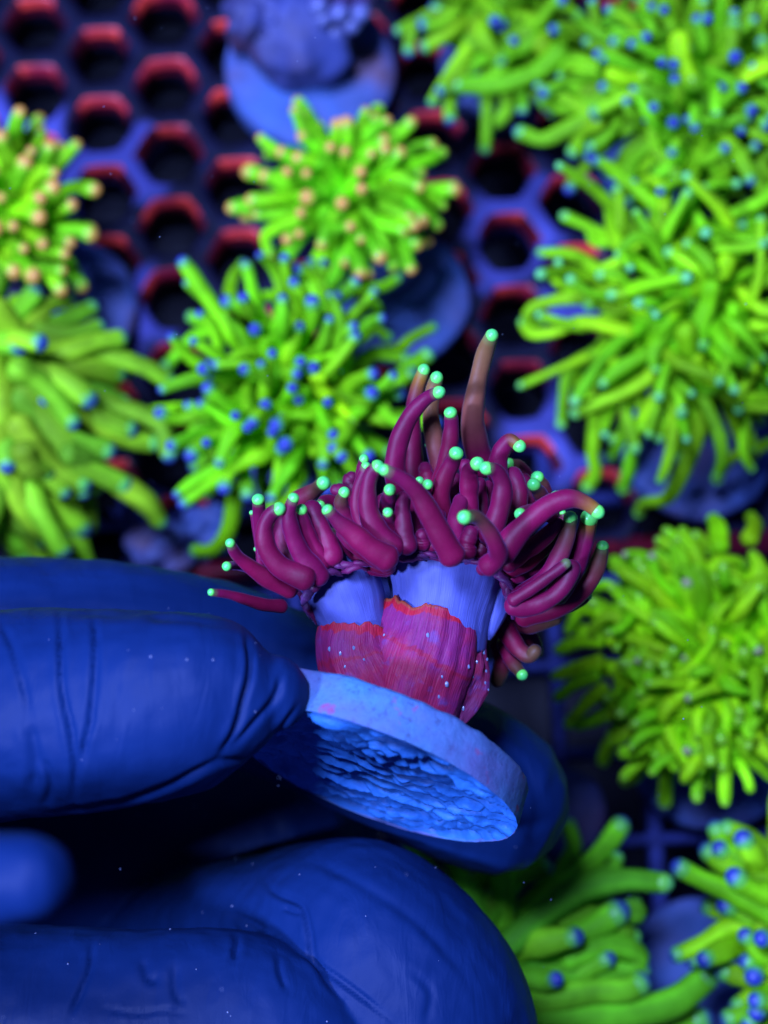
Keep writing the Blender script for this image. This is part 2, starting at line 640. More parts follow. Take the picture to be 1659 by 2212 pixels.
PLUG_PROF = [(0.05, 0.0), (0.80, 0.0), (0.86, 0.06), (0.93, 0.12), (1.0, 0.2), (1.0, 0.40), (0.96, 0.46), (0.80, 0.48), (0.5, 0.49), (0.05, 0.5)]


def plug(c, r, parent, rng, h=1.0, tilt=(0, 0), mat=None):
    return lathe("plug", c, [(a * r, b * h) for a, b in PLUG_PROF], 48, mat or M_PLUG, parent, rng, 0.035, tilt)


def stem(c, r0, r1, h, parent, rng):
    prof = [(0.02, 0), (r0, 0.0), (r0 * 0.95, 0.2 * h), (r0 * 0.9, 0.45 * h), (r1, 0.8 * h), (r1 * 1.05, h), (0.02, h * 1.05)]
    return lathe("stem", c, prof, 28, M_BRANCH, parent, rng, 0.16)


# ------------------------------------------------------------------ green corals
G_BASE = (0.22, 0.70, 0.004)


def add_tentacle(parent, C, R, colf, tipc, rng, mat, tipmat, seg=9, tip_r=None, tip_in=0.12, dot=0.32, flat=0.06, ring=None):
    v_, f_, t_, T = tube(C, R, seg, rng, 0.06, flat)
    cols = np.array([colf(t) for t in t_])
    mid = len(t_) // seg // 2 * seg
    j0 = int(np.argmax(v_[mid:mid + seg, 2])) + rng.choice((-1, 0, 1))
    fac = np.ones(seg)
    fac[j0 % seg] = 1.45  # highlight painted along the top side, underside darkened in the colour
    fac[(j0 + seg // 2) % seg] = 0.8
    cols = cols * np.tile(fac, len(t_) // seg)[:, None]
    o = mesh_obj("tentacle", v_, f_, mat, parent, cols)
    if tipc is not None:
        tr = (tip_r or R[-1] * 1.14)
        bv, bf, bp = bulb(C[-1] + T[-1] * (tr * tip_in), T[-1], tr, max(seg, 10))
        inner, outer = tipc
        cc = np.array([lerp(outer, inner, min(max((p - dot) / 0.2, 0), 1)) for p in bp])
        tp = mesh_obj("tentacle_tip", bv, bf, tipmat, o, cc)
        tp.matrix_parent_inverse = Matrix()
    return o


TIPS = {
    'blue': ((0.022, 0.040, 0.25), (0.13, 0.52, 0.06)),
    'cyan': ((0.14, 0.58, 0.15), (0.18, 0.62, 0.06)),
    'pink': ((0.80, 0.36, 0.06), (0.30, 0.72, 0.02)),
    'none': ((0.26, 0.60, 0.02), (0.25, 0.66, 0.01)),
    'rose': ((0.34, 0.33, 0.14), (0.22, 0.6, 0.03)),
}


def green_head(label, cuv, z, floor_z, R, auto, authored, base, tipkind, seed, name="torch_coral", plug_r=1.1, r_auto=0.13,
               tipscale=1.1, axis=(0.0, -0.12, 1.0), cat="coral", plug_off=(0, 0), tr=None, zf=None, alt_tip=None, alt=0.0, fat=1.0):
    rng = random.Random(seed)
    c = at_z(cuv[0], cuv[1], z)
    root = thing(name, (c.x, c.y, floor_z), label, cat, "green corals standing on the racks")
    pc = Vector((c.x + plug_off[0], c.y + plug_off[1], floor_z - 0.02))
    plug(pc, plug_r, root, rng)
    stem(Vector((c.x, c.y, floor_z + 0.38)), min(R * 0.55, plug_r * 0.8), R * 0.8, z - floor_z - 0.5, root, rng)
    ax = Vector(axis).normalized()
    # fleshy disc that carries the tentacles
    prof = [(0.03, -R * 0.75), (R * 0.75, -R * 0.55), (R * 0.95, -R * 0.15), (R * 0.85, R * 0.25), (R * 0.5, R * 0.5), (0.03, R * 0.58)]
    vv = []
    for (r, h) in prof:
        for s in range(28):
            a = 2 * math.pi * s / 28
            w = 1 + 0.1 * math.sin(3 * a + seed)
            vv.append(c + Vector((math.cos(a) * r * w, math.sin(a) * r * w, h)))
    mesh_obj("oral_disc", vv, ring_faces(len(prof), 28), M_GREEN, root, np.tile(np.array(base) * 0.7, (len(vv), 1)))
    q = ax.to_track_quat('Z', 'Y')

    def colours():
        k = rng.uniform(0.58, 1.0)
        hu = rng.uniform(-0.25, 0.3)
        b_ = np.array([base[0] * 1.18 * (1 + hu) * k, base[1] * k, base[2]])
        e_ = lerp(b_, np.array([0.18, 0.66, 0.015]) * k, 0.4)
        return lambda t: lerp(b_, e_, t ** 2)

    n, Lm, droop, curl, pmax, bias = auto
    for i in range(n):
        f = (i + 0.5) / n
        cosp = 1 - f * (1 - math.cos(math.radians(pmax)))
        ph = math.acos(max(-1, min(1, cosp)))
        az = i * 2.399963 + rng.uniform(-0.25, 0.25)
        d = q @ Vector((math.sin(ph) * math.cos(az), math.sin(ph) * math.sin(az), math.cos(ph)))
        p = c + Vector((d.x * R * 0.85, d.y * R * 0.85, d.z * R * 0.5))
        t = (d + Vector(bias) + Vector([rng.uniform(-.25, .25) for _ in range(3)])).normalized()
        Ln = Lm * rng.uniform(0.72, 1.25) * (0.75 + 0.35 * f)
        steps = 8
        pts = [p - t * 0.25 * r_auto, ]
        cv = Vector([rng.uniform(-1, 1) for _ in range(3)])
        cp = rng.uniform(0, 6.28)
        for s in range(steps):
            pts.append(p.copy())
            k = s / steps
            t = (t + Vector((0, 0, -droop * (0.4 + k))) + cv * curl * math.sin(cp + k * 4.2)).normalized()
            if p.z + t.z * Ln / steps < floor_z + 0.75:
                t.z = max(t.z, 0.05)
                t.normalize()
            p = p + t * (Ln / steps)
        pts.append(p)
        C = catmull([tuple(x) for x in pts], 11)
        rr = r_auto * rng.uniform(0.85, 1.18)
        ts = np.linspace(0, 1, len(C))
        Rr = rr * (1.12 - 0.32 * ts + 0.10 * np.sin(ts * 9 + cp))
        tk = alt_tip if (alt_tip and rng.random() < alt) else tipkind
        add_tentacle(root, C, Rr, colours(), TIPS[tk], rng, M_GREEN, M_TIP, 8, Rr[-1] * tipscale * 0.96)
    for item in authored:
        pts, rz = item[0], item[1]
        opt = item[2] if len(item) > 2 else {}
        (ou, ov, sc) = tr
        za, zb = opt.get('z', zf)
        m = len(pts)
        W = []
        for k, (x, y) in enumerate(pts):
            W.append(tuple(at_z(ou + sc * x, ov + sc * y, za + (zb - za) * k / (m - 1))))
        C = catmull(W, 15)
        d = depth_of(Vector(W[-1]))
        rr = rz * sc * pxs(d) * fat
        ts = np.linspace(0, 1, len(C))
        cp = rng.uniform(0, 6)
        Rr = rr * (1.12 - 0.25 * ts + 0.06 * np.sin(ts * 8 + cp))
        tk = opt.get('tip', tipkind)
        cf = colours()
        if 'col' in opt:
            cc = opt['col']
            cf = (lambda cc: (lambda t: np.array(cc)))(cc)
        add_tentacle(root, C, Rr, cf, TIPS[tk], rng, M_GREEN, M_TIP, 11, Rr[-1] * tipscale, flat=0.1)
    return root


T2 = (0.0, 548.6, 0.5)
T3 = (521.2, 219.4, 0.2811)
T4 = (329.2, 548.6, 0.3803)
T6 = (877.8, 0.0, 0.4709)
T7 = (1097.2, 411.5, 0.3386)
T8 = (987.5, 1042.4, 0.4047)
T9 = (829.5, 1591.0, 0.5)
Y_G = (0.25, 0.74, 0.004)
O_G = (0.23, 0.58, 0.012)

# compact head with peach tips, cut by the picture's side
green_head("bright green coral head with short stubby tentacles and peach tips beside the long-tentacled one", (-15, 470), 2.6, 0.0, 0.95,
           (74, 0.95, 0.02, 0.22, 96, (0, 0, 0.1)), [
               ([(60, 200), (120, 250), (190, 300)], 26), ([(60, -30), (150, -40), (240, 0)], 26), ([(60, 80), (160, 60), (260, 70)], 24),
               ([(40, -180), (110, -210), (160, -240)], 26), ([(40, 0), (120, -90), (170, -100)], 26),
           ], Y_G, 'pink', 11, "hammer_coral", 1.35, 0.145, 1.1, tr=T2, zf=(3.0, 3.0), plug_off=(0.75, -0.75))

green_head("olive green coral with long thick drooping tentacles and blue tips above the gloved thumb", (-30, 850), 3.0, 0.0, 1.0,
           (30, 1.7, 0.12, 0.25, 95, (0.25, -0.35, 0)), [
               ([(-20, 250), (50, 330), (90, 480), (62, 620), (90, 850), (150, 1005)], 44, {'z': (4.4, 3.0)}),
               ([(60, 380), (130, 380), (300, 400), (480, 440), (650, 500), (715, 540)], 36),
               ([(60, 400), (120, 340), (250, 300), (390, 235)], 34), ([(60, 380), (150, 300), (200, 230), (285, 200)], 32),
               ([(60, 430), (180, 420), (350, 490), (540, 470)], 34), ([(80, 450), (200, 480), (360, 560), (525, 640)], 36),
               ([(90, 520), (220, 560), (330, 620), (430, 700), (545, 752)], 40, {'z': (3.8, 3.0)}),
               ([(250, 620), (400, 700), (500, 780), (650, 815)], 40), ([(80, 500), (150, 540), (230, 610), (305, 715)], 40, {'z': (4.2, 3.6)}),
               ([(90, 620), (170, 700), (310, 800), (450, 845)], 42, {'z': (3.9, 3.1)}), ([(100, 600), (170, 680), (260, 790), (340, 900), (430, 950), (520, 990)], 42, {'z': (3.9, 2.8)}),
               ([(330, 890), (520, 995), (640, 1080), (685, 1150)], 38, {'z': (3.0, 2.2)}), ([(80, 740), (160, 850), (240, 930), (345, 985)], 42, {'z': (3.8, 3.0)}),
               ([(-20, 780), (30, 900), (80, 1060), (160, 1160), (250, 1220)], 44, {'z': (3.8, 2.5)}),
               ([(-40, 900), (0, 1000), (60, 1130), (175, 1225)], 42, {'z': (3.5, 2.3)}), ([(180, 900), (240, 980), (290, 1080), (330, 1230), (360, 1340)], 44, {'z': (3.2, 1.8)}),
               ([(330, 960), (370, 1040), (385, 1180)], 34, {'z': (2.6, 1.6)}), ([(-60, 1120), (0, 1190), (95, 1290)], 42, {'z': (3.0, 2.0)}),
               ([(60, 1120), (110, 1190), (160, 1280), (210, 1360)], 42, {'z': (2.6, 1.6)}), ([(250, 640), (400, 640), (560, 680), (700, 740), (730, 850)], 38, {'z': (3.2, 2.6)}),
               ([(100, 850), (130, 920), (195, 940)], 38, {'z': (3.9, 3.4)}), ([(300, 860), (400, 900), (410, 1000)], 36),
               ([(-40, 480), (10, 600), (-10, 800), (20, 950), (60, 1030)], 44, {'z': (4.2, 3.2)}),
           ], O_G, 'blue', 12, "torch_coral", 1.2, 0.20, 1.0, tr=T2, zf=(3.5, 2.6), fat=1.2)

green_head("compact bright green coral head with peach tips in front of the bare grey plug", (745, 425), 2.6, 0.0, 0.82,
           (62, 0.95, 0.03, 0.22, 94, (0, 0, 0.05)), [
               ([(700, 420), (570, 260), (510, 120)], 56), ([(860, 480), (960, 260), (1045, 70)], 62), ([(1000, 560), (1200, 500), (1400, 460), (1530, 400)], 50),
               ([(1000, 680), (1250, 750), (1400, 850), (1500, 940)], 52), ([(950, 800), (1050, 960), (1130, 1150), (1160, 1250)], 52),
               ([(600, 480), (350, 390), (220, 405)], 50), ([(520, 880), (300, 960), (190, 1030), (210, 1170)], 50), ([(650, 850), (560, 920), (400, 1100), (330, 1260)], 56),
               ([(780, 850), (900, 980), (1010, 1120)], 52), ([(1100, 650), (1300, 680), (1450, 720), (1530, 790)], 46), ([(560, 760), (380, 700), (230, 740)], 54),
               ([(900, 540), (1060, 360), (1180, 220)], 50), ([(720, 880), (700, 1050), (640, 1200)], 52),
           ], (0.19, 0.76, 0.004), 'pink', 13, "hammer_coral", 1.3, 0.135, 1.1, tr=T3, zf=(3.2, 2.7), plug_off=(0.9, -0.9))

green_head("green coral with many royal blue dot tips behind the held red coral", (625, 850), 3.3, 0.0, 1.15,
           (84, 1.35, 0.0, 0.42, 74, (0, 0.02, 0.10)), [
               ([(520, 330), (450, 260), (440, 200), (470, 110), (510, 60)], 34), ([(760, 330), (700, 240), (560, 260), (430, 290), (400, 380)], 32),
               ([(950, 330), (1100, 230), (1200, 185), (1300, 190), (1390, 140)], 32, {'z': (3.0, 2.6)}), ([(1000, 400), (1150, 350), (1250, 280), (1285, 330), (1240, 390)], 34),
               ([(900, 650), (1000, 640), (1150, 650), (1250, 570), (1430, 590)], 38), ([(1000, 800), (1130, 800), (1350, 785), (1440, 660), (1555, 580)], 46, {'z': (3.4, 3.2)}),
               ([(980, 860), (1100, 910), (1300, 935), (1450, 930)], 48, {'z': (3.2, 2.6)}), ([(980, 940), (1050, 965), (1200, 1040), (1330, 1120)], 46),
               ([(960, 960), (1000, 1060), (1050, 1120), (1060, 1190)], 40), ([(940, 980), (980, 1100), (1000, 1200), (975, 1310)], 48, {'z': (3.2, 1.8)}),
               ([(1000, 980), (1090, 1080), (1120, 1200), (1070, 1330)], 48, {'z': (3.2, 1.8)}), ([(930, 700), (960, 770), (1050, 850), (1130, 945)], 36, {'z': (4.4, 4.0), 'tip': 'none', 'col': (0.40, 0.80, 0.004)}),
               ([(960, 700), (930, 740), (960, 790)], 30, {'z': (4.4, 4.2), 'tip': 'none', 'col': (0.36, 0.80, 0.004)}),
               ([(500, 800), (400, 720), (380, 820), (310, 865)], 34), ([(-20, 905), (150, 880), (310, 866)], 36, {'z': (2.6, 3.6)}),
               ([(560, 900), (450, 900), (270, 950), (230, 1040), (300, 1160), (250, 1200)], 40), ([(560, 950), (450, 960), (370, 1060), (380, 1200), (440, 1212)], 40),
               ([(520, 1150), (430, 1250), (310, 1350)], 34), ([(560, 1050), (500, 1110), (520, 1240), (540, 1355)], 42, {'z': (3.4, 3.2)}),
               ([(520, 520), (380, 430), (240, 470), (90, 630)], 42, {'z': (3.0, 2.2)}), ([(450, 450), (330, 400), (230, 360)], 38, {'z': (2.8, 2.3)}),
               ([(480, 1350), (420, 1590), (340, 1680), (255, 1685)], 40, {'z': (2.8, 1.8)}), ([(900, 880), (860, 870), (800, 920), (770, 935)], 36, {'z': (3.8, 4.0)}),
               ([(1050, 560), (1180, 480), (1260, 420), (1330, 470)], 34), ([(1240, 560), (1400, 540), (1470, 480), (1590, 420)], 30, {'z': (2.8, 2.4)}),
               ([(640, 1200), (620, 1290), (700, 1430)], 40, {'z': (2.6, 1.6)}), ([(420, 640), (300, 700), (190, 720)], 36),
               ([(700, 1050), (760, 1120), (850, 1080)], 38), ([(800, 1100), (850, 1260), (800, 1320)], 40, {'z': (3, 2.4)}),
           ], (0.20, 0.72, 0.004), 'blue', 14, "torch_coral", 1.25, 0.112, 1.12, tr=T4, zf=(3.4, 2.9))

green_head("small green coral with wavy tentacles and pale blue tips at the rack's back edge", (1090, 20), 2.2, 0.0, 0.9,
           (46, 1.35, 0.10, 0.36, 100, (0, -0.15, 0)), [
               ([(700, 240), (600, 330), (420, 385), (240, 390)], 42), ([(600, 180), (430, 250), (350, 270), (290, 320)], 34), ([(560, 150), (400, 200), (250, 180), (90, 110)], 40),
               ([(650, 120), (400, 60), (150, 40)], 40), ([(620, 200), (700, 280), (760, 270)], 44, {'tip': 'none'}), ([(500, 120), (540, 170), (545, 200)], 36), ([(480, 200), (540, 240), (610, 280)], 34),
           ], (0.20, 0.56, 0.006), 'blue', 15, "torch_coral", 1.1, 0.13, 1.1, tr=T6, zf=(2.8, 2.2))

green_head("large shaggy green coral with blue tips on the back of the rack", (1500, 190), 2.9, 0.0, 1.25,
           (135, 1.5, 0.06, 0.55, 96, (0, -0.05, 0.05)), [
               ([(960, 500), (850, 540), (740, 590), (630, 640), (530, 610)], 36), ([(900, 440), (780, 490), (700, 490), (630, 460)], 34), ([(880, 560), (810, 600), (770, 690)], 34),
               ([(1250, 180), (1270, 280), (1310, 370)], 40, {'tip': 'none', 'z': (4.3, 4.0), 'col': (0.34, 0.72, 0.006)}), ([(1650, 300), (1560, 345), (1475, 385)], 36, {'z': (4.2, 4.0), 'col': (0.36, 0.74, 0.006)}),
               ([(940, 340), (1000, 360), (1080, 350)], 36, {'tip': 'none', 'z': (4.0, 3.8), 'col': (0.33, 0.72, 0.006)}), ([(1100, 820), (1030, 830), (980, 890)], 34, {'z': (2.4, 1.9)}),
               ([(1200, 880), (1120, 910), (1060, 965)], 32, {'z': (2.2, 1.7)}), ([(1240, 700), (1180, 780), (1120, 860)], 44), ([(1300, 640), (1290, 740), (1310, 850)], 48),
               ([(1400, 680), (1420, 760), (1440, 850)], 44),
           ], (0.19, 0.60, 0.006), 'blue', 16, "torch_coral", 1.3, 0.112, 1.12, tr=T6, zf=(3.2, 2.6))

green_head("lime green coral with long tangled wavy tentacles and pale mint tips overhanging the rack", (1500, 660), 3.2, 0.0, 1.15,
           (100, 1.75, 0.09, 0.6, 100, (0, -0.02, 0.03)), [
               ([(800, 620), (650, 560), (500, 450), (380, 400), (220, 395)], 36), ([(900, 400), (750, 330), (560, 330), (515, 240)], 32), ([(900, 700), (700, 760), (500, 690), (300, 700), (140, 760), (120, 830), (200, 845)], 38),
               ([(760, 900), (620, 860), (450, 840), (300, 900), (160, 915), (105, 850)], 40), ([(820, 980), (700, 1020), (520, 1060), (400, 1130), (355, 1300), (340, 1480)], 40, {'z': (3.2, 1.9)}),
               ([(500, 1060), (400, 1105), (250, 1170), (90, 1240)], 26, {'z': (2.8, 2.2)}), ([(800, 1100), (720, 1180), (620, 1290), (565, 1450), (540, 1680), (560, 1790), (515, 1880)], 46, {'z': (3.3, 1.4)}),
               ([(850, 1150), (820, 1260), (760, 1400), (740, 1550), (660, 1690)], 38, {'z': (3.0, 1.6)}), ([(1060, 1250), (1000, 1320), (870, 1430), (800, 1640), (770, 1800), (740, 1890)], 46, {'z': (3.4, 1.5)}),
               ([(1140, 900), (1160, 1050), (1180, 1250), (1190, 1450), (1120, 1670)], 62, {'z': (4.2, 2.4)}), ([(1240, 1250), (1215, 1550), (1110, 1800), (1010, 1970), (880, 1990), (840, 2050)], 44, {'z': (3.2, 1.3)}),
               ([(1200, 1080), (1270, 1180), (1380, 1320), (1450, 1480), (1510, 1650), (1420, 1710), (1340, 1830)], 44, {'z': (3.8, 1.4)}), ([(1240, 980), (1310, 1060), (1450, 1180), (1520, 1330), (1600, 1460)], 44, {'z': (3.8, 2.2)}),
               ([(1440, 760), (1510, 850), (1560, 1000), (1620, 1310)], 44, {'z': (4.2, 2.8)}), ([(1100, 420), (960, 300), (950, 160), (1020, 80)], 44, {'z': (3.6, 3.2)}),
               ([(1180, 420), (1200, 250), (1130, 120)], 52, {'z': (3.8, 3.2)}), ([(1150, 100), (1250, 50), (1360, 100), (1390, 300)], 42, {'z': (3.4, 3.2), 'tip': 'none'}), ([(1420, 450), (1500, 300), (1600, 180), (1640, 60)], 48, {'z': (3.8, 3.2)}),
               ([(680, 1080), (600, 1150), (525, 1230), (515, 1350)], 38, {'z': (2.8, 2.0)}), ([(500, 1080), (450, 1140), (440, 1280)], 30, {'z': (2.6, 2.0)}), ([(1300, 1350), (1290, 1500), (1370, 1560)], 38, {'z': (2.6, 2.0)}),
               ([(1300, 620), (1280, 720), (1240, 850), (1240, 960)], 56, {'z': (4.6, 4.0)}), ([(1400, 450), (1350, 550), (1150, 560)], 48, {'z': (4.6, 4.2)}),
               ([(420, 640), (300, 560), (420, 520)], 28, {'z': (2.4, 2.0), 'tip': 'none'}), ([(1560, 1680), (1600, 1640), (1680, 1600)], 34, {'z': (1.6, 1.6)}),
           ], (0.23, 0.70, 0.004), 'cyan', 17, "torch_coral", 1.35, 0.105, 1.1, tr=T7, zf=(3.6, 2.8), plug_off=(0.5, -1.5))

green_head("dense chartreuse coral of tangled worm-like tentacles right beside the held red coral", (1535, 1425), 3.2, -0.1, 1.25,
           (235, 1.08, 0.07, 0.75, 100, (-0.05, 0, 0.0)), [
               ([(1280, 1350), (1200, 1380), (1150, 1430), (1120, 1560), (1110, 1700)], 44, {'z': (3.2, 1.4), 'tip': 'rose'}), ([(760, 840), (640, 850), (545, 890)], 34), ([(760, 960), (640, 990), (530, 1030)], 34),
               ([(740, 1030), (640, 1070), (545, 1140)], 34), ([(780, 1100), (700, 1170), (600, 1280)], 34), ([(1000, 480), (930, 420), (860, 460)], 38), ([(760, 680), (660, 680), (600, 780)], 34),
               ([(1150, 520), (1100, 420), (1030, 400)], 38), ([(1400, 340), (1390, 230), (1370, 200)], 44), ([(1560, 300), (1590, 230), (1570, 190)], 40), ([(1050, 1250), (980, 1380), (950, 1560), (900, 1590)], 40, {'z': (2.8, 1.2)}),
               ([(900, 1250), (830, 1360), (780, 1480)], 40, {'z': (2.6, 1.3)}), ([(1500, 1250), (1540, 1330), (1650, 1370)], 44), ([(1350, 1380), (1400, 1450), (1430, 1530)], 40), ([(1250, 1400), (1220, 1500), (1250, 1540)], 36),
           ], (0.31, 0.88, 0.003), 'none', 18, "torch_coral", 1.4, 0.108, 1.02, tr=T8, zf=(3.4, 2.9), alt_tip='rose', alt=0.12, plug_off=(0.5, -1.0))

green_head("dark green coral with fat tentacles spreading out from under the gloved hand", (1050, 2090), 2.6, -0.6, 0.95,
           (16, 1.3, 0.06, 0.25, 92, (0.15, 0.1, 0)), [
               ([(560, 800), (640, 710), (760, 590), (820, 480), (800, 390)], 36, {'z': (2.6, 1.8)}), ([(640, 780), (780, 650), (880, 560), (960, 470), (1015, 395)], 46, {'z': (3, 2.4)}),
               ([(800, 700), (900, 620), (985, 580), (1005, 530)], 36), ([(540, 900), (700, 760), (850, 660), (1040, 620), (1195, 632)], 52, {'z': (3.4, 3.2), 'tip': 'cyan'}),
               ([(500, 960), (620, 860), (760, 760), (900, 690), (980, 640)], 50), ([(760, 880), (880, 830), (1000, 775), (1100, 765), (1075, 725)], 44), ([(760, 780), (900, 775), (1030, 850), (1070, 865)], 44),
               ([(800, 960), (960, 900), (1060, 920), (1110, 955), (1080, 1000), (985, 990)], 46), ([(560, 1020), (640, 1000), (800, 930), (950, 880), (1060, 900)], 48), ([(560, 1160), (650, 1150), (900, 1100), (1050, 1095), (1090, 1075)], 56, {'z': (3.2, 3.0)}),
               ([(500, 1240), (700, 1215), (1000, 1205), (1250, 1150), (1385, 1045)], 62, {'z': (3.2, 2.6)}), ([(330, 700), (420, 620), (520, 570), (680, 555)], 40, {'z': (2.8, 2.2)}), ([(520, 980), (620, 960), (760, 860), (850, 760), (900, 700)], 44),
               ([(420, 760), (560, 620), (690, 570)], 40), ([(440, 800), (560, 640), (640, 520)], 36), ([(540, 1080), (800, 1020), (1000, 1050), (1100, 1010)], 50), ([(500, 1300), (800, 1290), (1100, 1290), (1350, 1230)], 64, {'z': (2.6, 2.0)}),
           ], (0.15, 0.58, 0.012), 'blue', 19, "torch_coral", 1.2, 0.19, 1.08, tr=T9, zf=(3.0, 2.6))

green_head("yellow-green coral with fat blunt tentacles and violet-blue tips standing on the square grid", (1720, 2010), 2.8, -0.6, 1.0,
           (30, 0.95, 0.03, 0.2, 92, (-0.05, 0, 0.1)), [
               ([(1760, 830), (1640, 740), (1500, 670), (1380, 620), (1290, 575)], 46, {'z': (3.6, 3.6)}), ([(1760, 860), (1640, 820), (1500, 825), (1380, 895), (1275, 940)], 42, {'z': (3.4, 3.0)}),
               ([(1760, 700), (1640, 590), (1550, 530), (1470, 480), (1440, 410)], 44), ([(1740, 560), (1640, 490), (1560, 430), (1490, 405)], 44), ([(1680, 640), (1590, 590), (1480, 560), (1410, 505)], 42),
               ([(1700, 690), (1600, 660), (1530, 615)], 46, {'z': (3.8, 4.0)}), ([(1740, 900), (1640, 880), (1490, 890)], 40), ([(1740, 940), (1640, 940), (1570, 870)], 42, {'z': (3.6, 3.8)}), ([(1760, 1020), (1680, 1000), (1580, 975)], 42, {'z': (3.6, 3.6)}),
               ([(1740, 1040), (1620, 1050), (1480, 1020)], 44), ([(1760, 1060), (1660, 1080), (1540, 1160)], 44), ([(1760, 1100), (1650, 1150), (1500, 1215)], 42), ([(1740, 880), (1680, 860), (1640, 870)], 42, {'z': (4.0, 4.4)}),
               ([(1750, 1150), (1680, 1140), (1620, 1140)], 42, {'z': (3.6, 3.8)}), ([(1700, 780), (1500, 760), (1410, 740)], 40, {'z': (2.6, 2.2)}),
           ], (0.24, 0.68, 0.004), 'blue', 20, "torch_coral", 1.25, 0.18, 1.12, tr=T9, zf=(3.5, 3.1), plug_off=(-0.9, -0.7))

# bare grey plug with a broken skeleton on it, at the back
rg = random.Random(5)
pc = at_z(668, 150, 0.55)
bp = thing("coral_plug", (pc.x, pc.y, 0), "round grey bare plug carrying a lumpy purple-brown coral skeleton", "plug")
plug(Vector((pc.x, pc.y, 0.0)), 1.56, bp, rg, 1.7, (0.05, 0.03))


def lump(name, c, rx, ry, rz, mat, parent, seed, amp=0.22, fr=1.6):
    bm = bmesh.new()
    bmesh.ops.create_icosphere(bm, subdivisions=4, radius=1.0)
    for v in bm.verts:
        q = v.co.copy()
        d = 1 + amp * noise.fractal(q * fr + Vector((seed, seed * 2, 0)), 1.0, 2.0, 3)
        v.co = (c + Vector((q.x * rx * d, q.y * ry * d, q.z * rz * d))) * S
    me = bpy.data.meshes.new(name)
    bm.to_mesh(me)
    bm.free()
    me.polygons.foreach_set("use_smooth", [True] * len(me.polygons))
    return finish(name, me, mat, parent)


sk = lump("skeleton", at_z(650, 70, 1.35), 1.0, 1.05, 0.85, M_SKEL, bp, 3.0, 0.2)
lump("skeleton_branch", at_z(560, 40, 1.6), 0.55, 0.7, 0.8, M_SKEL, bp, 4.0, 0.4)
for k, (u, v, z) in enumerate([(700, 30, 2.2), (735, 20, 2.3), (760, 45, 2.0), (780, 20, 2.2), (690, 5, 2.4), (725, 60, 1.8)]):
    p0 = at_z(u, v - 30, z - 0.7)
    p1 = at_z(u, v + 5, z)
    C = catmull([tuple(p0), tuple((p0 + p1) / 2 + Vector((0.05, 0, 0.1))), tuple(p1)], 8)
    add_tentacle(bp, C, np.full(8, 0.17), lambda t: np.array((0.06, 0.035, 0.11)), ((0.12, 0.14, 0.32), (0.10, 0.09, 0.25)), rg, M_RED, M_TIP, 9, 0.19)

# a small bare plug on the grid by the index fingertip
pc2 = at_z(1215, 1745, 0.0)
bp2 = thing("coral_plug", (pc2.x, pc2.y, -0.6), "small violet-blue bare plug lying on the square grid", "plug")
plug(Vector((pc2.x, pc2.y, -0.62)), 0.75, bp2, rg, 1.2, (0.1, 0.0), M_SKEL)
pc3 = at_z(400, 1175, 0.0)
bp3 = thing("rubble_piece", (pc3.x, pc3.y, 0), "small pale lavender rubble piece at the front of the rack", "rubble")
lump("stone", Vector((pc3.x - 0.35, pc3.y - 0.1, 0.3)), 0.55, 0.5, 0.4, M_PLUG, bp3, 8.0, 0.5, 1.4)
lump("stone", Vector((pc3.x + 0.45, pc3.y + 0.25, 0.25)), 0.45, 0.4, 0.35, M_PLUG, bp3, 9.0, 0.5, 1.4)

# ------------------------------------------------------------------ the held frag: plug, skeleton, polyps, tentacles
DC = 19.7                                   # depth of the plug's underside centre
PXC = pxs(DC)
c_bot = P(800, 1678, DC)
ray = (c_bot - CAM).normalized()
rup = (UPV - ray * UPV.dot(ray)).normalized()
nax = (RGT * 0.344 + rup * 0.898 + ray * 0.274).normalized()
maj = (RGT * math.cos(math.radians(21)) - rup * math.sin(math.radians(21)))
maj = (maj - nax * maj.dot(nax)).normalized()
mnr = nax.cross(maj).normalized()           # in-plane, second axis
RP = 332 * PXC
HP = 95 * PXC
frag = thing("held_coral_frag", tuple(c_bot), "crimson torch coral with mint green tips on a blue-grey plug held by the gloved hand", "coral")


def fbm(p, o=4):
    return noise.fractal(p, 1.0, 2.0, o)


def build_disc():
    na, nr = 300, 110
    verts, faces = [], []
    for i in range(nr + 1):
        f = (i / nr) ** 0.85
        for j in range(na):
            a = 2 * math.pi * j / na
            edge = 1 + 0.012 * noise.noise(Vector((math.cos(a) * 5, math.sin(a) * 5, 1)))
            x, y = math.cos(a) * f * RP * edge, math.sin(a) * f * RP * edge
            q = Vector((x, y, 0.3))
            wv = 0.9 * fbm(q * 0.85, 3)
            sw = y * 3.0 + x * 0.4 + wv * 1.15
            saw = sw - math.floor(sw)
            saw = saw if saw < 0.9 else (1 - saw) * 9.0
            gate = min(max(0.5 + 1.6 * noise.noise(q * 0.9 + Vector((7, 3, 0))), 0.7), 1.0)
            sw2 = y * 5.0 - x * 0.7 + 1.6 * fbm(q * 1.6 + Vector((3, 9, 0)), 3)
            s2 = sw2 - math.floor(sw2)
            s2 = s2 if s2 < 0.8 else (1 - s2) * 4.0
            h = 0.19 * saw * gate + 0.05 * s2 + 0.08 * fbm(Vector((x * 1.2, y * 2.6, 5.0)), 4)
            fade = min(1.0, (1 - f) * 14 + 0.25)
            d = -(h - 0.16) * fade
            verts.append(c_bot + maj * x + mnr * y + nax * d)
    for i in range(nr):
        for j in range(na):
            k = (j + 1) % na
            faces.append((i * na + j, (i + 1) * na + j, (i + 1) * na + k, i * na + k))
    return verts, faces


dv, df = build_disc()
